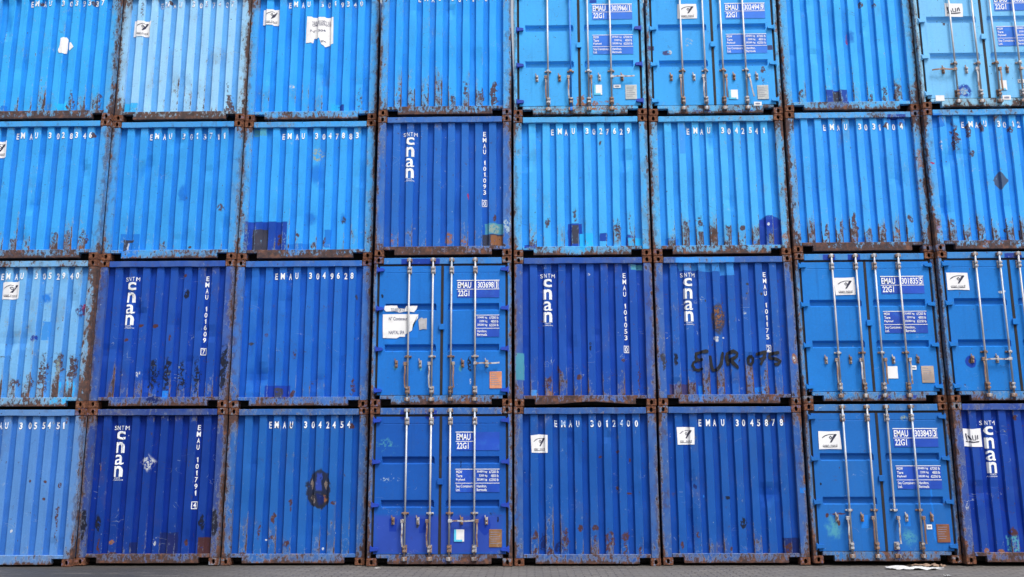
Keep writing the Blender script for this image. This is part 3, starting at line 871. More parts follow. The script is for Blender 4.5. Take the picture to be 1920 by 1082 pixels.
DATA = {(0, 3): {'col': (50, 154, 244),
          'fade': 0.45,
          'low': 0.55,
          'rust': 0.32,
          'label': 'blue container numbered 3039337 with torn white paper scrap and cyan patch at its foot',
          'patches': [('r', 'cy', 0.061, -0.038, 0.349, 0.101, 0.01, 0), ('r', 'cy', 0.125, 0.105, 0.381, 0.347, 0.05, 0),
                      ('r', 'cb', -0.878, 0.197, -0.777, 0.302, 0.02, 0), ('e', 'br', 0.379, 0.103, 0.48, 0.657, 0.1, 0.5),
                      ('e', 'br', 0.631, 0.126, 0.731, 0.337, 0.1, 0.5), ('e', 'br', 0.861, 0.097, 1.012, 0.545, 0.1, 0.5),
                      ('e', 'br', -0.355, 2.29, -0.24, 2.428, 0.06, 0.4), ('e', 'br', 0.648, 2.275, 0.776, 2.413, 0.06, 0.4)],
          'polys': [('torn_sticker', 'paper',
                     [(0.136, 1.641), (0.222, 1.675), (0.265, 1.626), (0.269, 1.436), (0.258, 1.342), (0.126, 1.343), (0.103, 1.398), (0.132, 1.492)]),
                    ('torn_sticker', 'paper', [(0.298, 1.544), (0.341, 1.549), (0.399, 1.461), (0.325, 1.381)])],
          'num': '3039337',
          'flake': 0.55,
          'frust': 0.62,
          'srust': 0.75},
 (1, 3): {'col': (126, 178, 243),
          'fade': 0.95,
          'low': 0.35,
          'rust': 0.4,
          'label': 'palest bleached container numbered 3057407 with rusty posts, white emblem sticker and cyan corner patch',
          'patches': [('r', 'cy', -1.08, 0.029, -0.803, 0.368, 0.04, 0), ('r', 'cy', -1.07, 0.002, -0.682, 0.128, 0.01, 0),
                      ('e', 'br', 0.854, 0.112, 0.993, 0.509, 0.12, 0.35), ('e', 'br', 0.859, 0.536, 0.909, 0.803, 0.08, 0.7),
                      ('e', 'br', -0.374, 2.344, -0.271, 2.455, 0.05, 0.4), ('e', 'br', -0.906, 2.076, -0.815, 2.464, 0.08, 0.6)],
          'stickers': [('emblem', -0.845, 1.883, 0.329, 0.316)],
          'num': '3057407',
          'flake': 0.6,
          'frust': 0.8,
          'srust': 0.72},
 (2, 3): {'col': (46, 150, 247),
          'fade': 0.4,
          'low': 0.3,
          'rust': 0.22,
          'label': 'bright blue container numbered 3019340 with a large torn white label and emblem sticker',
          'patches': [('r', 'db', 0.498, 0.185, 0.611, 0.318, 0.03, 0), ('r', 'cy', 0.363, 0.171, 0.532, 0.335, 0.05, 0.4),
                      ('e', 'br', 0.85, 0.18, 0.948, 0.718, 0.1, 0.7), ('e', 'wh', -0.432, 0.644, -0.319, 0.734, 0.05, 0.7)],
          'stickers': [('emblem', -0.85, 2.115, 0.324, 0.326)],
          'polys': [('torn_label', 'paper',
                     [(-0.152, 2.105), (0.067, 2.092), (0.349, 2.091), (0.356, 1.819), (0.362, 1.549), (0.295, 1.526), (0.205, 1.49), (0.134, 1.54), (0.089, 1.669),
                      (-0.014, 1.665), (-0.028, 1.579), (-0.159, 1.562), (-0.158, 1.827)])],
          'texts': [('TOUR DE CONTROLE', 0.114, 1.992, 0.345, 0.043), ('COMPTE ENTREPOSE', 0.125, 1.937, 0.359, 0.043), ('N° 304', 0.064, 1.814, 0.287, 0.04),
                    ('SPA', 0.172, 1.592, 0.097, 0.037)],
          'num': '3019340',
          'flake': 0.62,
          'frust': 0.52,
          'srust': 0.5},
 (3, 3): {'col': (46, 150, 246),
          'fade': 0.35,
          'low': 0.8,
          'rust': 0.3,
          'label': 'top row container with rusted rib feet on its right, left of a door end',
          'patches': [('e', 'br', 0.59, 0.159, 0.715, 0.586, 0.1, 0.3), ('e', 'br', 0.84, 0.156, 0.965, 0.701, 0.1, 0.2),
                      ('e', 'br', 0.326, 0.206, 0.437, 0.708, 0.1, 0.5), ('e', 'br', -0.187, 0.183, -0.075, 0.389, 0.08, 0.4),
                      ('e', 'br', 0.077, 0.18, 0.188, 0.445, 0.08, 0.4), ('e', 'cb', -0.924, 0.192, -0.757, 0.427, 0.1, 0),
                      ('r', 'cb', 0.978, 0.14, 1.075, 0.316, 0.02, 0)],
          'num': '3041708',
          'flake': 0.55,
          'frust': 0.6,
          'srust': 0.62},
 (4, 3): {'col': (76, 170, 250),
          'fade': 0.45,
          'low': 0.2,
          'rust': 0.12,
          'label': 'door end container numbered 3039661 with dark blue hinges and rusty orange bar keepers',
          'patches': [('r', 'db', 0.208, 2.246, 0.346, 2.313, 0.02, 0), ('e', 'or', -0.075, 0.119, 0.088, 0.422, 0.1, 0.2),
                      ('r', 'or', -1.192, 0.1, 1.06, 0.149, 0.03, 0.5), ('e', 'or', -0.267, 0.073, 0.818, 0.274, 0.15, 0.6)],
          'stickers': [('cyan', 0.337, 0.499, 0.15, 0.197), ('tag', 0.692, 0.565, 0.136, 0.064), ('plate', 0.947, 0.448, 0.212, 0.283)],
          'door': 1,
          'handles': 'vvvh',
          'num': '3039661',
          'hinge': 'dark',
          'bluebar': 1,
          'rustkeep': 1,
          'frust': 0.4,
          'srust': 0.35},
 (5, 3): {'col': (70, 164, 248),
          'fade': 0.4,
          'low': 0.25,
          'rust': 0.16,
          'label': 'door end container numbered 3024949 with white emblem sticker between its locking bars',
          'patches': [('r', 'db', -0.426, -0.003, -0.075, 0.095, 0.01, 0), ('r', 'db', 0.378, -0.012, 0.688, 0.086, 0.01, 0),
                      ('e', 'vb', -0.959, 1.175, -0.767, 1.278, 0.03, 0.3), ('e', 'wh', -0.835, 1.204, -0.753, 1.283, 0.03, 0.4),
                      ('r', 'vb', 1.017, 1.267, 1.112, 1.361, 0.01, 0), ('r', 'vb', -1.217, 1.282, -1.093, 1.371, 0.01, 0),
                      ('e', 'br', 0.87, 0.799, 0.965, 0.96, 0.1, 0.3), ('e', 'br', 0.884, 0.509, 0.939, 0.799, 0.1, 0.6),
                      ('e', 'pl', -0.553, 1.347, -0.347, 1.54, 0.05, 0.75)],
          'stickers': [('emblem', -0.446, 2.063, 0.359, 0.307), ('cyan', 0.342, 0.391, 0.162, 0.186), ('tag', 0.778, 0.204, 0.141, 0.075),
                       ('plate', 0.885, 0.428, 0.205, 0.275)],
          'door': 1,
          'handles': 'vvvs',
          'num': '3024949',
          'frust': 0.5,
          'srust': 0.4},
 (6, 3): {'col': (54, 158, 248),
          'fade': 0.45,
          'low': 0.5,
          'rust': 0.28,
          'label': 'top row container with a red smear and dark square patch at its foot',
          'patches': [('r', 'db', -0.449, 0.027, -0.047, 0.43, 0.02, 0), ('r', 'gr', -0.323, 0.17, -0.201, 0.404, 0.03, 0),
                      ('e', 'rd', -0.0, 1.325, 0.049, 1.553, 0.03, 0), ('e', 'cb', -0.029, 1.325, 0.156, 1.646, 0.1, 0),
                      ('e', 'br', 0.79, 0.156, 0.924, 0.573, 0.1, 0.25), ('e', 'br', 0.569, 0.159, 0.666, 0.498, 0.1, 0.5),
                      ('e', 'br', 0.319, 0.162, 0.429, 0.344, 0.08, 0.5), ('e', 'br', -0.953, 0.256, -0.843, 0.439, 0.1, 0.4),
                      ('e', 'br', 0.277, 2.048, 0.364, 2.183, 0.05, 0.3), ('e', 'br', 0.537, 2.044, 0.624, 2.152, 0.05, 0.5)],
          'num': '3047216',
          'flake': 0.3,
          'frust': 0.7,
          'srust': 0.45},
 (7, 3): {'col': (124, 186, 250),
          'fade': 0.75,
          'low': 0.2,
          'rust': 0.14,
          'label': 'palest door end container, numbered 3052330, with scribbled white sticker high on its left door',
          'patches': [('e', 'db', -0.606, 0.174, -0.281, 0.471, 0.06, 0.35), ('e', 'pl', -0.546, 0.238, -0.378, 0.393, 0.06, 0.5),
                      ('e', 'br', -0.723, 1.607, -0.662, 1.713, 0.04, 0.4)],
          'stickers': [('scribble', -0.489, 1.933, 0.331, 0.268), ('tag', -0.899, 0.197, 0.157, 0.108), ('tag', 0.303, 0.195, 0.149, 0.088),
                       ('cyan', 0.254, 0.436, 0.154, 0.187), ('tag', 0.594, 0.51, 0.115, 0.072)],
          'door': 1,
          'handles': 'hvvh',
          'num': '3052330',
          'frust': 0.5,
          'srust': 0.35},
 (0, 2): {'col': (50, 145, 238),
          'fade': 0.5,
          'low': 0.7,
          'rust': 0.24,
          'label': 'mid blue container numbered 3028346 with emblem sticker cut by the left picture edge',
          'patches': [('e', 'br', -0.421, 0.172, -0.316, 0.438, 0.1, 0.3), ('e', 'br', 0.332, 0.192, 0.449, 0.538, 0.1, 0.4),
                      ('e', 'br', 0.567, 0.164, 0.698, 0.563, 0.1, 0.3), ('e', 'br', 0.827, 0.162, 0.958, 0.588, 0.1, 0.35),
                      ('e', 'gr', 0.82, 0.348, 0.937, 0.561, 0.1, 0.6), ('e', 'br', 0.877, 2.277, 0.971, 2.416, 0.04, 0.3)],
          'stickers': [('emblem', -0.82, 2.11, 0.3, 0.311)],
          'num': '3028346',
          'flake': 0.35,
          'frust': 0.35,
          'srust': 0.5},
 (1, 2): {'col': (48, 140, 232),
          'fade': 0.42,
          'low': 0.35,
          'rust': 0.18,
          'label': 'mid blue container numbered 3013711 with faint paint square and bent rust mark lower left',
          'patches': [('r', 'cb', -0.919, 0.039, -0.565, 0.493, 0.02, 0), ('r', 'gr', -0.855, 0.332, -0.672, 0.383, 0.02, 0),
                      ('r', 'gr', -0.847, 0.165, -0.795, 0.352, 0.02, 0), ('r', 'wh', -0.8, 0.191, -0.769, 0.325, 0.03, 0.3),
                      ('e', 'gr', 0.106, 1.112, 0.265, 1.248, 0.05, 0.5), ('e', 'br', 0.819, 0.888, 0.95, 1.051, 0.06, 0.5),
                      ('e', 'br', 0.327, 0.208, 0.406, 0.262, 0.03, 0.2), ('e', 'br', -0.146, 0.172, -0.08, 0.359, 0.06, 0.5),
                      ('e', 'cb', 0.075, 1.003, 0.26, 1.495, 0.1, 0)],
          'num': '3013711',
          'flake': 0.75,
          'frust': 0.42,
          'srust': 0.4},
 (2, 2): {'col': (50, 148, 242),
          'fade': 0.4,
          'low': 0.45,
          'rust': 0.18,
          'label': 'mid blue container numbered 3047883 with royal blue patch and brown square at lower left',
          'patches': [('r', 'db', -1.13, 0.158, -0.344, 0.727, 0.01, 0), ('r', 'gr', -0.993, 0.145, -0.691, 0.581, 0.02, 0),
                      ('e', 'br', -0.542, 0.268, -0.446, 0.521, 0.08, 0.3), ('r', 'cb', -0.354, 0.028, 0.078, 0.307, 0.02, 0),
                      ('r', 'cb', 0.335, 0.219, 0.458, 0.564, 0.02, 0), ('d', 'li', -0.031, 1.787, 0.324, 2.18, 0.04, 0.62),
                      ('e', 'cb', -0.03, 1.368, 0.318, 1.859, 0.05, 0), ('e', 'cb', -0.078, 0.629, 0.224, 0.941, 0.08, 0),
                      ('e', 'cb', 0.609, 0.652, 0.719, 0.907, 0.06, 0), ('e', 'gr', 0.644, 0.666, 0.707, 0.822, 0.06, 0.5),
                      ('e', 'br', 0.08, 0.207, 0.189, 0.333, 0.06, 0.2), ('e', 'br', 0.324, 0.219, 0.379, 0.43, 0.06, 0.3),
                      ('e', 'br', -0.202, 0.42, -0.106, 0.504, 0.05, 0.4), ('r', 'te', -1.075, 2.368, -0.808, 2.53, 0.03, 0.3)],
          'num': '3047883',
          'flake': 0.15,
          'frust': 0.66,
          'srust': 0.72},
 (3, 2): {'col': (34, 94, 194),
          'fade': 0.3,
          'low': 0.55,
          'rust': 0.2,
          'label': 'royal blue container numbered 1010930 with brown and turquoise patches at its lower right corner',
          'patches': [('r', 'te', 0.739, 0.41, 1.089, 0.61, 0.03, 0.1), ('e', 'li', 0.807, 0.401, 1.022, 0.596, 0.05, 0.4),
                      ('r', 'gr', 0.7, 0.175, 1.076, 0.41, 0.03, 0.1), ('r', 'or', 0.847, 0.194, 1.076, 0.387, 0.04, 0.15),
                      ('r', 'or', -1.208, 0.009, 1.102, 0.161, 0.03, 0.45), ('e', 'or', 0.04, 0.187, 0.161, 0.478, 0.08, 0.4),
                      ('e', 'or', 0.296, 0.185, 0.431, 0.337, 0.1, 0.5), ('e', 'or', -0.972, 0.182, -0.864, 0.514, 0.1, 0.6),
                      ('e', 'pl', 1.076, 0.358, 1.237, 0.747, 0.08, 0.55), ('e', 'rd', 0.42, 1.048, 0.458, 1.175, 0.03, 0.3),
                      ('e', 'br', 0.887, 0.61, 0.968, 0.777, 0.08, 0.4)],
          'name': '1010930',
          'flake': 0.0,
          'frust': 0.58,
          'srust': 0.7,
          'scr': 1.0},
 (4, 2): {'col': (58, 154, 242),
          'fade': 0.6,
          'low': 0.6,
          'rust': 0.22,
          'label': 'light blue container numbered 3027629 with small navy and cyan patches along its foot',
          'patches': [('r', 'db', -0.25, 0.185, 0.007, 0.614, 0.03, 0), ('r', 'gr', -0.179, 0.235, -0.058, 0.58, 0.03, 0),
                      ('r', 'cy', -0.045, 0.043, 0.201, 0.431, 0.015, 0), ('r', 'db', 0.318, 0.279, 0.455, 0.428, 0.03, 0),
                      ('r', 'db', 0.781, 0.176, 0.972, 0.401, 0.05, 0.3), ('r', 'cy', 0.833, 0.035, 1.092, 0.339, 0.03, 0),
                      ('r', 'db', -1.038, 0.149, -0.819, 0.233, 0.03, 0), ('e', 'br', -0.678, 0.528, -0.568, 0.755, 0.08, 0.4),
                      ('e', 'br', 0.594, 0.206, 0.704, 0.715, 0.1, 0.35), ('e', 'br', -0.942, 0.177, -0.833, 0.332, 0.06, 0.35),
                      ('e', 'br', 0.845, 0.317, 0.877, 0.913, 0.05, 0.5), ('e', 'br', 0.342, 2.077, 0.384, 2.194, 0.04, 0.3),
                      ('e', 'br', -0.168, 0.608, -0.072, 0.922, 0.08, 0.5), ('e', 'hb', 0.122, 1.264, 0.164, 1.845, 0.04, 0.5)],
          'num': '3027629',
          'flake': 0.42,
          'frust': 0.5,
          'srust': 0.42},
 (5, 2): {'col': (60, 154, 240),
          'fade': 0.65,
          'low': 0.85,
          'rust': 0.3,
          'label': 'light blue container numbered 3042541, rust-flaked rib feet, blue lobe patch at lower right',
          'patches': [('r', 'db', 0.69, 0.187, 1.084, 0.667, 0.03, 0), ('e', 'db', 0.714, 0.497, 1.096, 0.746, 0.03, 0), ('e', 'wh', 0.834, 0.54, 0.889, 0.61, 0.03, 0.4),
                      ('e', 'br', 0.846, 0.187, 0.955, 0.412, 0.08, 0.2), ('r', 'br', -0.398, 0.203, -0.297, 0.451, 0.03, 0.15),
                      ('e', 'br', -0.688, 0.199, -0.565, 0.709, 0.1, 0.35), ('e', 'br', -0.42, 0.508, -0.311, 0.764, 0.1, 0.45),
                      ('e', 'br', -0.172, 0.195, -0.049, 0.562, 0.1, 0.3), ('e', 'br', 0.089, 0.193, 0.198, 0.617, 0.1, 0.4),
                      ('e', 'br', 0.353, 0.445, 0.434, 0.558, 0.06, 0.3), ('e', 'br', 0.594, 0.301, 0.676, 0.556, 0.08, 0.35),
                      ('r', 'cb', -0.997, 0.117, -0.751, 0.328, 0.02, 0), ('r', 'cb', 0.517, 0.189, 0.693, 0.302, 0.02, 0),
                      ('r', 'gr', -0.943, 0.103, -0.807, 0.286, 0.03, 0.2), ('e', 'or', 1.076, 0.1, 1.293, 0.466, 0.1, 0.4),
                      ('r', 'hb', -0.676, 1.917, -0.57, 2.512, 0.01, 0)],
          'num': '3042541',
          'flake': 0.45,
          'frust': 0.72,
          'srust': 0.62},
 (6, 2): {'col': (56, 148, 242),
          'fade': 0.48,
          'low': 0.85,
          'rust': 0.26,
          'label': 'mid blue container numbered 3031104 with heavily rusted posts and rust-eaten rib feet',
          'patches': [('r', 'db', 0.624, 2.495, 0.969, 2.584, 0.01, 0), ('r', 'cb', 0.617, 2.398, 0.992, 2.495, 0.03, 0),
                      ('e', 'br', -0.161, 0.268, -0.034, 0.77, 0.1, 0.15), ('e', 'br', -0.395, 0.27, -0.281, 0.626, 0.1, 0.25),
                      ('e', 'br', 0.106, 0.239, 0.207, 0.476, 0.1, 0.4), ('e', 'br', 0.362, 0.237, 0.463, 0.553, 0.1, 0.3),
                      ('e', 'br', 0.849, 0.523, 0.937, 0.708, 0.08, 0.3), ('e', 'br', -0.89, 0.222, -0.826, 0.684, 0.08, 0.5),
                      ('e', 'br', -0.627, 0.22, -0.551, 0.562, 0.08, 0.4), ('e', 'br', 0.56, 2.318, 0.65, 2.442, 0.05, 0.3),
                      ('e', 'br', 0.82, 2.329, 0.923, 2.467, 0.05, 0.4), ('e', 'or', 1.085, 1.481, 1.2, 1.969, 0.12, 0.35),
                      ('r', 'cb', -0.22, 0.175, 0.209, 0.28, 0.03, 0)],
          'num': '3031104',
          'flake': 0.3,
          'frust': 0.85,
          'srust': 0.85},
 (7, 2): {'col': (55, 150, 245),
          'fade': 0.5,
          'low': 0.75,
          'rust': 0.32,
          'label': 'mid blue container numbered 3012874 with grey diamond ghost and rust spots in its number',
          'patches': [('d', 'vg', -0.098, 1.108, 0.205, 1.473, 0.02, 0), ('r', 'cb', -1.077, 2.305, -0.884, 2.56, 0.02, 0),
                      ('r', 'cb', -1.003, 2.318, -0.849, 2.483, 0.04, 0), ('e', 'br', -0.735, 1.799, -0.62, 2.425, 0.12, 0.35),
                      ('e', 'br', -0.479, 2.067, -0.389, 2.422, 0.08, 0.3), ('e', 'br', -0.229, 2.201, -0.139, 2.419, 0.06, 0.35),
                      ('e', 'br', -0.459, 1.715, -0.37, 1.877, 0.05, 0.35), ('e', 'br', 0.29, 2.168, 0.366, 2.331, 0.05, 0.4),
                      ('e', 'br', -0.449, 0.18, -0.336, 0.558, 0.1, 0.2), ('e', 'br', -0.946, 0.184, -0.834, 0.628, 0.1, 0.4),
                      ('e', 'br', -0.695, 0.169, -0.583, 0.39, 0.08, 0.3), ('e', 'br', 0.038, 0.279, 0.138, 0.436, 0.08, 0.4),
                      ('r', 'cb', -0.052, 0.162, 0.222, 0.259, 0.04, 0), ('r', 'br', 0.284, 0.174, 0.344, 0.369, 0.03, 0),
                      ('e', 'rd', -1.176, 1.593, -1.095, 1.642, 0.03, 0.3), ('e', 'rd', -1.204, 0.316, -1.103, 0.63, 0.1, 0.5),
                      ('e', 'wh', -0.965, 1.856, -0.913, 2.1, 0.05, 0.6)],
          'num': '3012874',
          'flake': 0.5,
          'frust': 0.74,
          'srust': 0.7},
 (0, 1): {'col': (94, 152, 226),  # rows from here down: paint set darker, standing in for light falling off downward
          'fade': 0.95,
          'low': 0.75,
          'rust': 0.36,
          'label': 'most chalky pale container numbered 3052940 with a red scuff and bright blue corner repair',
          'patches': [('r', 'cy', 0.608, 0.153, 0.725, 0.462, 0.04, 0), ('r', 'cy', 0.588, 0.037, 1.071, 0.165, 0.02, 0),
                      ('r', 'cy', 0.842, 0.165, 0.973, 0.461, 0.05, 0), ('e', 'rd', 0.989, 1.628, 1.077, 1.869, 0.06, 0.2),
                      ('d', 'vb', 0.845, 1.562, 1.111, 1.882, 0.04, 0.6), ('e', 'cb', 0.237, 1.833, 0.451, 2.075, 0.08, 0),
                      ('e', 'db', 0.108, 1.183, 0.254, 1.302, 0.05, 0.3), ('r', 'hb', 0.321, 1.195, 0.467, 1.539, 0.04, 0),
                      ('e', 'br', 0.621, 0.462, 0.739, 0.984, 0.12, 0.3), ('e', 'br', 0.844, 0.435, 0.976, 1.008, 0.12, 0.35),
                      ('e', 'br', 0.319, 0.18, 0.477, 0.985, 0.12, 0.5), ('e', 'br', 0.114, 0.181, 0.232, 0.621, 0.12, 0.5),
                      ('e', 'br', -0.158, 0.182, -0.027, 0.544, 0.12, 0.4), ('e', 'li', 0.626, 0.436, 0.718, 0.905, 0.08, 0.5)],
          'stickers': [('emblem', -0.318, 2.101, 0.327, 0.308)],
          'num': '3052940',
          'flake': 0.35,
          'frust': 1.0,
          'srust': 0.5,
          'scr': 0.8},
 (1, 1): {'col': (22, 66, 169),
          'fade': 0.22,
          'low': 0.7,
          'rust': 0.18,
          'label': 'deep blue container numbered 1016097 with sooty black scrapes at lower right',
          'patches': [('e', 'bk', -0.206, 0.145, -0.048, 0.902, 0.16, 0.45), ('e', 'bk', 0.039, 0.247, 0.184, 0.927, 0.16, 0.38),
                      ('e', 'bk', 0.319, 0.169, 0.437, 0.925, 0.16, 0.5), ('e', 'bk', 0.581, 0.167, 0.699, 0.95, 0.16, 0.5),
                      ('e', 'bk', 1.074, 0.165, 1.206, 1.159, 0.12, 0.25), ('r', 'cb', 0.039, 0.144, 0.158, 0.294, 0.04, 0),
                      ('e', 'br', -0.476, 1.42, -0.343, 1.5, 0.03, 0.15), ('e', 'br', -0.208, 1.405, -0.089, 1.485, 0.03, 0.15),
                      ('e', 'bk', 0.338, 1.938, 0.432, 2.113, 0.05, 0.25), ('e', 'br', 0.302, 2.331, 0.369, 2.399, 0.03, 0.2),
                      ('e', 'br', 0.099, 1.164, 0.165, 1.324, 0.06, 0.4), ('e', 'br', -0.695, 1.169, -0.615, 1.235, 0.04, 0.3),
                      ('e', 'wh', -0.448, 0.523, -0.343, 0.654, 0.06, 0.65), ('e', 'nv', -0.216, 0.067, 0.085, 0.197, 0.05, 0)],
          'name': '1016097',
          'flake': 0.0,
          'frust': 0.45,
          'srust': 0.48,
          'scr': 1.2},
 (2, 1): {'col': (30, 93, 196),
          'fade': 0.28,
          'low': 0.35,
          'rust': 0.14,
          'label': 'plain royal blue container numbered 3049628 with a small navy square patch at its foot',
          'patches': [('r', 'db', -0.61, 0.15, -0.151, 0.39, 0.01, 0), ('r', 'gr', -0.439, 0.15, -0.287, 0.354, 0.04, 0.3),
                      ('e', 'br', -0.163, 0.162, -0.053, 0.312, 0.06, 0.3), ('e', 'gr', -0.954, 1.102, -0.837, 1.166, 0.02, 0.25),
                      ('e', 'br', -0.669, 1.24, -0.571, 1.324, 0.03, 0.5), ('e', 'br', -0.138, 0.848, -0.082, 1.0, 0.06, 0.5),
                      ('e', 'gr', 0.938, 1.904, 0.98, 2.018, 0.03, 0.3), ('e', 'br', 0.918, 0.171, 0.973, 0.553, 0.08, 0.5)],
          'num': '3049628',
          'flake': 0.06,
          'frust': 0.46,
          'srust': 0.42,
          'scr': 0.8},
 (3, 1): {'col': (36, 114, 209),
          'fade': 0.3,
          'low': 0.1,
          'rust': 0.06,
          'label': 'door end container numbered 3036981 with large torn white consignment label on its left door',
          'patches': [('r', 'db', -0.746, 2.513, -0.045, 2.619, 0.01, 0), ('r', 'db', 0.485, -0.008, 0.713, 0.107, 0.02, 0),
                      ('r', 'cb', -0.635, 1.2, -0.42, 1.615, 0.02, 0), ('d', 'cb', -1.041, 1.023, -0.739, 1.298, 0.02, 0),
                      ('e', 'te', -0.402, 0.597, -0.334, 0.747, 0.05, 0), ('e', 'te', 0.304, 0.58, 0.386, 0.757, 0.05, 0),
                      ('e', 'te', 0.752, 0.659, 0.847, 0.713, 0.04, 0), ('e', 'te', -0.852, 0.613, -0.756, 0.722, 0.05, 0.3),
                      ('e', 'bk', 0.44, 0.579, 0.521, 0.879, 0.06, 0.35), ('e', 'bk', -1.093, 1.898, -1.046, 1.996, 0.03, 0.4),
                      ('e', 'wh', 0.49, 0.363, 0.517, 0.485, 0.03, 0.3)],
          'stickers': [('plate_orange', 0.947, 0.45, 0.211, 0.292)],
          'polys': [('torn_label', 'paper',
                     [(-1.017, 1.766), (-0.904, 1.771), (-0.793, 1.77), (-0.787, 1.725), (-0.654, 1.713), (-0.636, 1.763), (-0.435, 1.765), (-0.448, 1.712),
                      (-0.496, 1.651), (-0.612, 1.668), (-0.749, 1.647), (-0.833, 1.67), (-0.992, 1.665), (-1.026, 1.702)]),
                    ('torn_label', 'paper',
                     [(-1.046, 1.615), (-0.749, 1.619), (-0.418, 1.611), (-0.425, 1.545), (-0.509, 1.434), (-0.529, 1.324), (-0.599, 1.286), (-0.645, 1.253),
                      (-0.647, 1.214), (-0.74, 1.215), (-0.795, 1.187), (-1.036, 1.194), (-1.044, 1.41)]),
                    ('torn_label', 'grey',
                     [(-0.417, 1.511), (-0.384, 1.544), (-0.349, 1.555), (-0.335, 1.533), (-0.266, 1.546), (-0.268, 1.344), (-0.332, 1.35), (-0.397, 1.334)])],
          'texts': [('TOURS DE CE', -0.783, 1.689, 0.248, 0.05), ('N° Conteneur', -0.775, 1.533, 0.325, 0.056), ('NAFTAL SPA', -0.797, 1.287, 0.274, 0.055)],
          'door': 1,
          'handles': 'vvvh',
          'num': '3036981',
          'full': False,
          'hinge': 'dark',
          'frust': 0.55,
          'srust': 0.4},
 (4, 1): {'col': (22, 68, 171),
          'fade': 0.22,
          'low': 0.6,
          'rust': 0.16,
          'label': 'deep blue container numbered 1010530 with a teal post patch and a bowed bottom rail',
          'patches': [('r', 'te', -1.208, 0.449, -1.05, 0.934, 0.02, 0.08), ('r', 'hb', -0.948, 0.146, -0.833, 0.283, 0.03, 0),
                      ('r', 'hb', -1.004, 0.023, -0.798, 0.16, 0.02, 0), ('r', 'te', 0.842, 2.403, 1.067, 2.51, 0.03, 0.25),
                      ('e', 'bk', 0.083, 0.941, 0.139, 1.123, 0.06, 0.35), ('e', 'br', -0.686, 0.172, -0.562, 0.585, 0.12, 0.3),
                      ('e', 'br', -0.464, 0.308, -0.395, 0.694, 0.1, 0.25), ('e', 'br', -0.161, 0.444, -0.037, 0.554, 0.06, 0.25),
                      ('e', 'or', -0.673, 0.158, -0.536, 0.282, 0.06, 0.35), ('e', 'br', 0.631, 0.744, 0.714, 0.855, 0.05, 0.45),
                      ('e', 'br', 0.925, 0.165, 0.966, 0.825, 0.08, 0.5), ('r', 'or', -0.538, 0.02, 0.339, 0.142, 0.04, 0.5),
                      ('e', 'wh', 0.066, 2.3, 0.122, 2.358, 0.03, 0.5)],
          'name': '1010530',
          'flake': 0.0,
          'frust': 0.5,
          'srust': 0.62,
          'scr': 0.9,
          'sag': 0.045},
 (5, 1): {'col': (28, 80, 179),
          'fade': 0.3,
          'low': 0.7,
          'rust': 0.26,
          'label': 'royal blue container numbered 1011752 with black sprayed letters EUR 075 across its ribs',
          'patches': [('r', 'hb', -0.84, 2.534, 0.21, 2.627, 0.03, 0), ('r', 'hb', -0.788, 2.389, -0.408, 2.536, 0.06, 0),
                      ('r', 'hb', -0.423, 2.366, -0.057, 2.533, 0.05, 0), ('r', 'hb', -0.059, 2.297, 0.202, 2.531, 0.05, 0),
                      ('e', 'gr', -0.253, 1.205, 0.024, 1.841, 0.06, 0.3), ('e', 'or', -0.224, 1.317, 0.012, 1.798, 0.08, 0.65),
                      ('e', 'wh', -0.214, 1.107, -0.117, 1.219, 0.04, 0.4), ('e', 'wh', -0.075, 1.163, -0.019, 1.205, 0.03, 0.4),
                      ('e', 'bk', -0.933, 0.68, -0.851, 0.93, 0.06, 0.3), ('e', 'gr', -1.156, 0.598, -1.059, 0.931, 0.08, 0.25),
                      ('e', 'or', 1.103, 0.697, 1.213, 0.891, 0.05, 0.25), ('e', 'wh', 1.117, 0.738, 1.177, 0.863, 0.04, 0.6),
                      ('r', 'vb', -1.021, 0.178, -0.555, 0.376, 0.05, 0.15), ('e', 'br', -0.663, 0.21, -0.554, 0.43, 0.08, 0.4),
                      ('r', 'cb', -0.518, 0.032, -0.422, 0.347, 0.03, 0), ('r', 'cb', 0.455, 0.172, 0.673, 0.314, 0.04, 0.2),
                      ('e', 'br', 0.606, 0.163, 0.715, 0.341, 0.08, 0.35), ('e', 'gr', 0.39, 2.108, 0.451, 2.165, 0.02, 0.2),
                      ('e', 'gr', 0.381, 1.943, 0.431, 1.988, 0.02, 0.2), ('e', 'gr', 0.631, 1.921, 0.681, 1.986, 0.02, 0.2),
                      ('e', 'gr', -0.35, 1.822, -0.317, 1.871, 0.02, 0.2), ('e', 'br', 0.638, 0.561, 0.699, 0.622, 0.03, 0.2)],
          'graffiti': [[(-0.32, 0.944), (-0.417, 0.936), (-0.529, 0.906), (-0.543, 0.839), (-0.501, 0.789)], [(-0.501, 0.789), (-0.423, 0.8)],
                       [(-0.501, 0.789), (-0.591, 0.745), (-0.61, 0.692), (-0.568, 0.628), (-0.5, 0.611), (-0.43, 0.644)],
                       [(-0.288, 0.871), (-0.273, 0.704), (-0.252, 0.616), (-0.184, 0.615), (-0.11, 0.717), (-0.065, 0.925)],
                       [(-0.001, 0.883), (0.006, 0.786), (0.023, 0.689)],
                       [(-0.011, 0.892), (0.107, 0.941), (0.182, 0.902), (0.163, 0.846), (0.05, 0.786), (0.123, 0.708), (0.191, 0.641)], [(0.209, 0.785), (0.225, 0.774)],
                       [(0.406, 0.862), (0.365, 0.812), (0.371, 0.729), (0.414, 0.706), (0.455, 0.756), (0.453, 0.822), (0.406, 0.862)],
                       [(0.511, 0.881), (0.679, 0.932), (0.629, 0.81), (0.573, 0.694)], [(0.562, 0.797), (0.679, 0.832)],
                       [(0.909, 0.914), (0.76, 0.893), (0.745, 0.821), (0.853, 0.798), (0.922, 0.759), (0.881, 0.709), (0.81, 0.71)]],
          'name': '1011752',
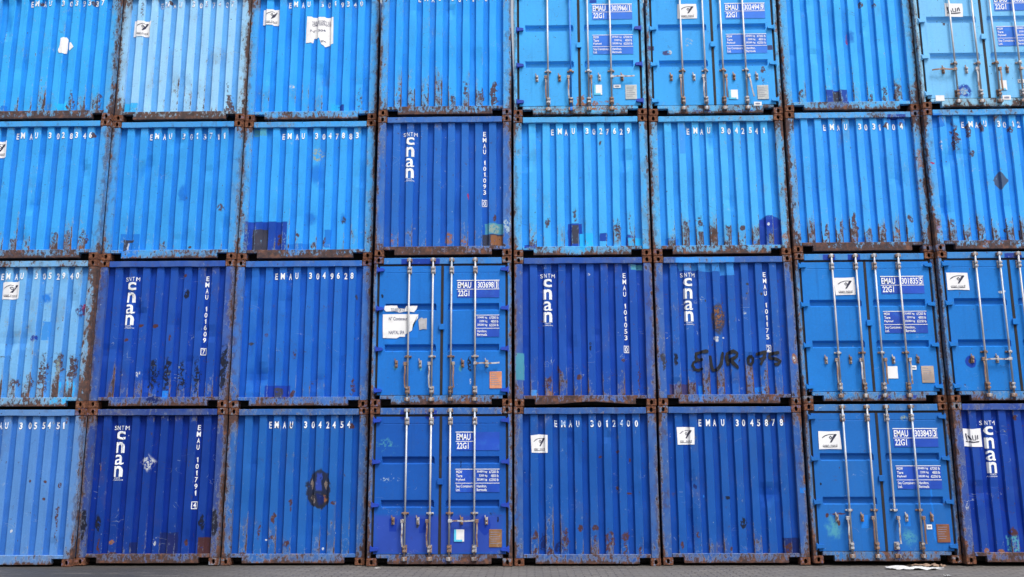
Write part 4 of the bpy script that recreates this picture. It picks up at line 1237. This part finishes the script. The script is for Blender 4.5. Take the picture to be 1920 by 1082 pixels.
          'flake': 0.0,
          'frust': 0.58,
          'srust': 0.55,
          'scr': 1.2},
 (6, 1): {'col': (38, 122, 213),
          'fade': 0.28,
          'low': 0.2,
          'rust': 0.1,
          'label': 'door end container numbered 3018355 with emblem sticker and square white sticker on right door',
          'patches': [('r', 'db', -0.726, 2.522, -0.502, 2.625, 0.01, 0), ('r', 'db', -0.287, 2.518, -0.063, 2.621, 0.01, 0),
                      ('r', 'db', 0.054, 0.026, 0.276, 0.131, 0.01, 0), ('r', 'db', 0.471, 0.025, 0.732, 0.129, 0.01, 0),
                      ('r', 'cb', 0.349, 0.719, 0.547, 0.906, 0.02, 0), ('e', 'br', -1.152, 0.177, -1.06, 0.295, 0.05, 0.4)],
          'stickers': [('emblem', -0.371, 2.041, 0.364, 0.313), ('tag', 0.338, 0.521, 0.173, 0.212), ('tag', 0.707, 0.601, 0.089, 0.072),
                       ('plate_tan', 0.938, 0.483, 0.214, 0.291)],
          'door': 1,
          'handles': 'vvvv',
          'num': '3018355',
          'frust': 0.62,
          'srust': 0.35},
 (7, 1): {'col': (36, 120, 211),
          'fade': 0.3,
          'low': 0.2,
          'rust': 0.1,
          'label': 'door end container cut by the right edge, with one emblem sticker and level handle',
          'patches': [('r', 'db', -0.057, 2.5, 0.248, 2.61, 0.02, 0), ('r', 'db', -0.951, 0.032, -0.499, 0.131, 0.01, 0),
                      ('e', 'db', -0.917, 0.581, -0.722, 0.806, 0.03, 0), ('e', 'gr', -0.864, 0.66, -0.786, 0.753, 0.03, 0.2),
                      ('e', 'wh', -0.243, 1.887, -0.098, 1.947, 0.04, 0.2)],
          'stickers': [('emblem', -0.917, 2.108, 0.376, 0.311)],
          'door': 1,
          'handles': 'vhvv',
          'num': '3019276',
          'frust': 0.5,
          'srust': 0.4},
 (0, 0): {'col': (72, 118, 200),
          'fade': 0.7,
          'low': 0.3,
          'rust': 0.2,
          'label': 'pale chalky container numbered 3055451 standing on the paving at the left',
          'patches': [('e', 'br', 0.875, 0.318, 0.931, 1.156, 0.08, 0.55), ('e', 'br', 0.859, 1.293, 0.945, 1.403, 0.05, 0.3),
                      ('e', 'br', 0.612, 1.088, 0.683, 1.143, 0.03, 0.3), ('e', 'br', 0.341, 1.39, 0.398, 1.445, 0.03, 0.4),
                      ('e', 'br', 0.613, 1.376, 0.684, 1.431, 0.03, 0.3), ('e', 'br', 0.886, 2.376, 0.943, 2.517, 0.05, 0.3),
                      ('e', 'wh', 0.115, 0.555, 0.157, 0.615, 0.02, 0.3)],
          'num': '3055451',
          'flake': 0.25,
          'frust': 0.48,
          'srust': 0.25},
 (1, 0): {'col': (10, 46, 142),
          'fade': 0.16,
          'low': 0.4,
          'rust': 0.16,
          'label': 'darkest blue container numbered 1017914 with peeled diamond ghost and brown foot marks',
          'patches': [('d', 'wh', -0.289, 1.525, 0.06, 1.893, 0.03, 0.62), ('e', 'bk', -1.2, 0.377, -1.087, 0.949, 0.06, 0.12),
                      ('e', 'bk', 1.059, 0.456, 1.177, 0.958, 0.06, 0.1), ('e', 'bk', 0.847, 0.564, 0.951, 0.863, 0.08, 0.3),
                      ('e', 'bk', -0.945, 0.485, -0.846, 0.839, 0.08, 0.35), ('r', 'br', 0.3, 0.166, 0.469, 0.505, 0.02, 0.05),
                      ('r', 'br', 0.844, 0.16, 1.06, 0.461, 0.02, 0.05), ('r', 'nv', -0.334, 0.174, -0.193, 0.376, 0.02, 0.1),
                      ('r', 'nv', 0.181, 0.174, 0.49, 0.538, 0.05, 0), ('e', 'br', 0.601, 0.321, 0.686, 0.429, 0.06, 0.3),
                      ('e', 'or', -0.694, 0.323, -0.581, 0.417, 0.06, 0.4), ('e', 'br', -0.889, 0.188, -0.832, 0.485, 0.08, 0.4),
                      ('e', 'br', -0.692, 0.148, -0.538, 0.215, 0.05, 0.2), ('e', 'wh', 0.054, 0.295, 0.138, 0.43, 0.06, 0.6),
                      ('e', 'or', -0.971, 1.555, -0.914, 1.722, 0.05, 0.6)],
          'name': '1017914',
          'flake': 0.0,
          'frust': 0.62,
          'srust': 0.62,
          'scr': 0.8},
 (2, 0): {'col': (26, 84, 175),
          'fade': 0.38,
          'low': 0.5,
          'rust': 0.24,
          'label': 'mid blue container numbered 3042454 with black placard ghost peeled in the middle',
          'patches': [('e', 'sb', 0.173, 0.923, 0.621, 1.592, 0.09, 0), ('e', 'sb', 0.203, 0.945, 0.599, 1.219, 0.08, 0),
                      ('r', 'vp', 0.339, 1.219, 0.452, 1.537, 0.06, 0.15), ('e', 'nv', 0.343, 1.0, 0.485, 1.219, 0.08, 0.3),
                      ('d', 'tn', 0.227, 1.233, 0.317, 1.454, 0.03, 0.35), ('d', 'tn', 0.47, 1.233, 0.555, 1.453, 0.03, 0.35),
                      ('e', 'tn', 0.259, 1.014, 0.339, 1.165, 0.05, 0.5), ('e', 'or', 0.457, 1.013, 0.528, 1.164, 0.05, 0.5),
                      ('e', 'br', -0.423, 2.281, -0.322, 2.422, 0.06, 0.25), ('e', 'br', -0.178, 2.266, -0.077, 2.393, 0.06, 0.35),
                      ('e', 'br', 0.87, 2.276, 0.97, 2.389, 0.05, 0.25), ('e', 'br', -0.404, 0.647, -0.333, 0.865, 0.08, 0.3),
                      ('e', 'br', -0.634, 0.404, -0.564, 0.756, 0.08, 0.45), ('e', 'br', -0.202, 0.269, -0.075, 0.43, 0.08, 0.3),
                      ('e', 'br', -0.445, 0.403, -0.332, 0.484, 0.05, 0.35), ('e', 'br', -0.105, 0.864, -0.063, 1.165, 0.08, 0.4),
                      ('e', 'br', 0.601, 0.999, 0.699, 1.068, 0.04, 0.3), ('e', 'br', -0.937, 0.148, -0.81, 0.215, 0.05, 0.3),
                      ('e', 'wh', -0.513, 0.39, -0.471, 0.431, 0.02, 0.2), ('e', 'wh', 0.474, 0.241, 0.516, 0.295, 0.02, 0.4)],
          'num': '3042454',
          'flake': 0.42,
          'frust': 0.72,
          'srust': 0.45},
 (3, 0): {'col': (30, 86, 179),
          'fade': 0.25,
          'low': 0.25,
          'rust': 0.08,
          'label': 'door end container on the ground with blanked number field and dark blue hinges',
          'patches': [('r', 'vp', -1.246, 0.172, 1.156, 0.861, 0.06, 0), ('r', 'db', -0.712, 2.482, -0.542, 2.594, 0.02, 0),
                      ('e', 'db', -0.72, 2.418, -0.536, 2.558, 0.02, 0), ('r', 'db', -0.281, 2.48, -0.069, 2.592, 0.02, 0),
                      ('e', 'db', -0.281, 2.416, -0.068, 2.556, 0.02, 0), ('r', 'db', -0.862, 0.559, -0.729, 0.773, 0.03, 0),
                      ('r', 'db', -0.346, 0.539, -0.183, 0.772, 0.03, 0), ('e', 'db', 0.646, 0.49, 0.867, 0.824, 0.04, 0),
                      ('r', 'db', 0.476, 2.651, 0.714, 2.749, 0.02, 0), ('r', 'db', 0.032, -0.013, 0.731, 0.106, 0.03, 0),
                      ('e', 'te', -1.146, 1.849, -0.667, 2.126, 0.2, 0.75), ('e', 'bk', 0.334, 1.598, 0.362, 1.749, 0.03, 0.4),
                      ('e', 'gr', -0.405, 0.598, -0.349, 0.732, 0.03, 0.3), ('e', 'bk', 0.964, 0.703, 0.997, 0.81, 0.03, 0.3),
                      ('e', 'bk', 0.839, 0.824, 0.894, 0.878, 0.03, 0.3), ('e', 'pl', -1.075, 1.369, -0.655, 1.464, 0.03, 0.78)],
          'stickers': [('cyan', 0.33, 0.496, 0.171, 0.198), ('plate_brown', 0.942, 0.45, 0.215, 0.292)],
          'door': 1,
          'handles': 'vvhv',
          'num': '',
          'hinge': 'dark',
          'frust': 0.68,
          'srust': 0.55},
 (4, 0): {'col': (20, 74, 167),
          'fade': 0.3,
          'low': 0.62,
          'rust': 0.22,
          'label': 'royal blue container numbered 3012400 with clean white emblem sticker at upper left',
          'patches': [('e', 'br', -0.94, 0.422, -0.83, 0.596, 0.08, 0.25), ('e', 'nv', -0.803, 0.222, -0.665, 0.542, 0.12, 0.4),
                      ('e', 'br', -0.68, 0.169, -0.557, 0.315, 0.08, 0.2), ('e', 'nv', -0.556, 0.196, -0.419, 0.382, 0.1, 0.4),
                      ('e', 'br', -0.914, 0.143, -0.832, 0.302, 0.08, 0.3), ('e', 'br', -0.431, 0.143, -0.307, 0.662, 0.12, 0.5),
                      ('e', 'br', -0.166, 0.541, -0.056, 0.688, 0.08, 0.3), ('e', 'br', 0.096, 0.568, 0.193, 0.675, 0.06, 0.25),
                      ('e', 'br', 0.091, 0.142, 0.187, 0.568, 0.1, 0.55), ('e', 'br', 0.325, 0.142, 0.462, 0.594, 0.12, 0.4),
                      ('e', 'br', 0.599, 0.142, 0.709, 0.594, 0.12, 0.4), ('e', 'br', 0.856, 0.168, 0.925, 0.327, 0.08, 0.3),
                      ('e', 'br', 0.217, 1.76, 0.287, 1.815, 0.03, 0.3), ('e', 'br', 0.513, 1.856, 0.583, 1.911, 0.03, 0.3),
                      ('e', 'br', 0.747, 1.704, 0.789, 1.786, 0.03, 0.4), ('e', 'br', 0.676, 1.158, 0.787, 1.199, 0.03, 0.3),
                      ('e', 'br', 0.512, 1.235, 0.567, 1.295, 0.03, 0.3)],
          'stickers': [('emblem', -0.789, 2.018, 0.281, 0.305)],
          'num': '3012400',
          'flake': 0.6,
          'frust': 0.5,
          'srust': 0.48},
 (5, 0): {'col': (20, 74, 167),
          'fade': 0.3,
          'low': 0.5,
          'rust': 0.22,
          'label': 'royal blue container numbered 3045878 with emblem sticker crossed by a dark strip',
          'patches': [('r', 'nv', 0.791, 0.153, 1.077, 0.439, 0.02, 0.05), ('e', 'br', 0.816, 0.153, 0.98, 0.364, 0.1, 0.35),
                      ('e', 'bk', 0.113, 0.552, 0.209, 0.793, 0.08, 0.3), ('e', 'nv', -0.673, 1.254, -0.604, 1.33, 0.04, 0.2),
                      ('e', 'bk', -0.155, 1.058, -0.031, 1.131, 0.03, 0.35), ('e', 'br', -0.919, 0.233, -0.864, 0.393, 0.06, 0.3),
                      ('e', 'br', -0.099, 0.206, -0.045, 0.312, 0.05, 0.4), ('e', 'br', -0.665, 0.419, -0.582, 0.553, 0.06, 0.5),
                      ('e', 'gr', 0.609, 2.324, 0.721, 2.492, 0.05, 0.25), ('e', 'br', 0.889, 2.323, 0.959, 2.505, 0.05, 0.4),
                      ('e', 'cb', -0.514, 1.091, -0.486, 1.145, 0.03, 0), ('r', 'cb', 1.122, 1.174, 1.246, 1.263, 0.02, 0)],
          'stickers': [('emblem', -0.765, 2.135, 0.303, 0.3)],
          'num': '3045878',
          'flake': 0.35,
          'frust': 0.6,
          'srust': 0.4},
 (6, 0): {'col': (38, 104, 190),
          'fade': 0.32,
          'low': 0.25,
          'rust': 0.1,
          'label': 'door end container numbered 3038433 on the ground with a broken locking bar',
          'patches': [('r', 'cb', -0.395, 0.565, -0.266, 0.785, 0.02, 0), ('r', 'cb', 0.317, 0.597, 0.429, 0.784, 0.03, 0),
                      ('r', 'cb', 0.767, 0.624, 0.831, 0.783, 0.03, 0), ('e', 'te', -0.999, 0.325, -0.718, 0.819, 0.12, 0.25),
                      ('e', 'te', 0.225, 0.269, 0.561, 0.597, 0.12, 0.45), ('e', 'br', -0.99, 0.737, -0.914, 0.819, 0.03, 0.15),
                      ('e', 'br', -0.913, 0.778, -0.617, 0.819, 0.02, 0.4), ('e', 'br', -0.796, 0.599, -0.74, 0.709, 0.03, 0.25),
                      ('e', 'bk', -1.049, 1.264, -0.992, 1.334, 0.03, 0.5), ('e', 'li', 0.404, 2.334, 0.519, 2.463, 0.06, 0.55),
                      ('r', 'cb', 0.802, 0.323, 0.836, 1.567, 0.03, 0.2), ('e', 'db', 0.116, -0.001, 0.256, 0.27, 0.08, 0.4)],
          'stickers': [('emblem', -0.825, 2.025, 0.372, 0.313), ('tag', 0.734, 0.586, 0.089, 0.077), ('plate_rust', 0.956, 0.481, 0.213, 0.295)],
          'door': 1,
          'handles': 'vvvv',
          'num': '3038433',
          'missing': 2,
          'frust': 0.55,
          'srust': 0.4},
 (7, 0): {'col': (18, 57, 160),
          'fade': 0.26,
          'low': 0.55,
          'rust': 0.24,
          'label': 'dark blue container cut by the right edge, scribbled white sticker over its lettering',
          'patches': [('e', 'or', -0.901, 0.148, -0.812, 0.255, 0.05, 0.2), ('e', 'or', -0.674, 0.147, -0.564, 0.255, 0.05, 0.2),
                      ('e', 'br', -0.451, 0.363, -0.326, 0.607, 0.08, 0.35), ('r', 'te', -0.51, 0.174, -0.303, 0.471, 0.05, 0.55),
                      ('e', 'wh', -1.154, 0.853, -1.084, 1.046, 0.06, 0.65), ('e', 'br', -0.191, 2.328, -0.135, 2.442, 0.04, 0.3)],
          'stickers': [('scribble', -0.898, 2.065, 0.305, 0.299)],
          'name': '1014366',
          'flake': 0.0,
          'frust': 0.7,
          'srust': 0.52,
          'scr': 1.0}}

for (c, r), d in DATA.items():
    container(c, r, d)

# ---------------------------------------------------------------- the paved yard
def ground_mat():
    m, t, bs = new_mat('concrete_block_paving')
    g = t.n.new('ShaderNodeNewGeometry').outputs['Position']
    sep = t.xyz(g)
    b = t.n.new('ShaderNodeTexBrick'); b.offset = .5; b.inputs['Scale'].default_value = 1.0
    b.inputs['Brick Width'].default_value = .25; b.inputs['Row Height'].default_value = .125; b.inputs['Mortar Size'].default_value = .011
    b.inputs['Mortar Smooth'].default_value = .3; b.inputs['Bias'].default_value = 0
    wv = t.vmath('ADD', g, t.vmath('MULTIPLY', t.noise(g, 1.1, 2, color=True), (.05, .05, 0)))
    t.put(b.inputs['Vector'], wv)
    b.inputs['Color1'].default_value = (.100, .092, .084, 1); b.inputs['Color2'].default_value = (.150, .138, .126, 1); b.inputs['Mortar'].default_value = (.022, .02, .019, 1)
    n = t.noise(g, 6, 6, .7); n2 = t.noise(g, .6, 3, .6); n3 = t.noise(t.vmath('MULTIPLY', g, (.35, 2.2, 1)), 1.6, 5, .65)
    c = t.mix(t.ramp(n, .40, .70, 0, .6), b.outputs[0], (.085, .078, .072))
    c = t.mix(t.ramp(n2, .40, .65, 0, .55), c, (.10, .095, .09))
    # oily, sooty band toward the left of the yard
    oil = t.math('MULTIPLY', t.ramp(sep[0], -3.2, -6.2), t.ramp(n3, .30, .48))
    c = t.mix(t.math('MULTIPLY', oil, .9), c, (.022, .023, .025))
    c = t.mix(t.ramp(t.noise(g, 24, 4, .7), .63, .72, 0, .5), c, (.24, .22, .20))
    darkened = t.math('MULTIPLY', t.ramp(sep[1], -.75, -.02), t.ramp(n, .35, .6))  # paving goes darker toward the container feet, in blotches
    c = t.mix(t.math('MULTIPLY', darkened, .6), c, (.045, .036, .030))
    t.put(bs.inputs['Base Color'], c)
    t.put(bs.inputs['Roughness'], t.ramp(n, .3, .7, .62, .9))
    bp = t.n.new('ShaderNodeBump'); bp.inputs['Strength'].default_value = .8; bp.inputs['Distance'].default_value = .012
    t.put(bp.inputs['Height'], t.math('SUBTRACT', t.math('MULTIPLY', n, .5), b.outputs['Fac'])); t.l.new(bp.outputs[0], bs.inputs['Normal'])
    return m
bm = bmesh.new()
S = 600
vs = [bm.verts.new(p) for p in ((-S, -S, 0), (S, -S, 0), (S, S, 0), (-S, S, 0))]; bm.faces.new(vs)
go = link('ground', bm, ground_mat()); go['kind'] = 'structure'

# ---------------------------------------------------------------- litter lying on the paving
def crumple(name, x, y, lx, ly, seed, mat, label, cat, h=.035, rot=0.0):
    bm = bmesh.new(); nx, ny = 18, 12
    g = []
    for i in range(ny + 1):
        row = []
        for j in range(nx + 1):
            a, b = j / nx - .5, i / ny - .5
            e = 1 + .45 * noise.noise(Vector((a * 3 + seed, b * 3, seed)))
            px, py = a * lx * e, b * ly * e
            z = .005 + h * abs(noise.noise(Vector((a * 5.0, b * 4.0, seed * 2.1)))) + h * .5 * abs(noise.noise(Vector((a * 12, b * 9, seed))))
            row.append(bm.verts.new((px, py, z)))
        g.append(row)
    for i in range(ny):
        for j in range(nx):
            a, b = (j + .5) / nx - .5, (i + .5) / ny - .5
            if (a * a + b * b) * 4 > .72 + .5 * noise.noise(Vector((a * 4, b * 4, seed + 3))): continue
            bm.faces.new((g[i][j], g[i][j + 1], g[i + 1][j + 1], g[i + 1][j]))
    bmesh.ops.delete(bm, geom=[v for v in bm.verts if not v.link_faces], context='VERTS')
    geo = bmesh.ops.solidify(bm, geom=bm.faces[:], thickness=.0015)
    o = link(name, bm, mat); o.location = (x, y, 0); o.rotation_euler = (0, 0, rot)
    o['label'] = label; o['category'] = cat; o['group'] = 'litter on the paving'
    return o
M_LIT_W = simple('dirty_white_plastic', (.55, .55, .55), .6, 0, .3, (.20, .17, .15), .7, 12)
M_LIT_B = simple('wet_cardboard', (.30, .20, .14), .85, 0, .3, (.16, .11, .08), .7, 10)
crumple('plastic_sheet', 6.44, -0.46, 1.15, 0.42, 1.7, M_LIT_W, 'crumpled dirty white plastic sheet on the paving below a door end container', 'litter', 0.05, 0.1)
crumple('cardboard_scrap', 6.84, -0.14, 0.62, 0.2, 4.2, M_LIT_B, 'torn wet cardboard scrap lying on the white plastic sheet', 'litter', 0.07, -0.2)
crumple('paper_scrap', 6.56, -1.43, 0.12, 0.1, 2.9, M_LIT_W, 'tiny white paper scrap lying nearest the camera', 'litter', 0.03, 0.4)
crumple('paper_scrap', 8.32, 0.4, 0.13, 0.08, 6.1, M_LIT_W, 'white paper scrap beside the rightmost ground container', 'litter', 0.03, 0.9)
crumple('paper_scrap', -2.22, -0.42, 0.1, 0.08, 8.3, M_LIT_W, 'small white paper scrap in front of the blanked-number door container', 'litter', 0.04, 0.2)
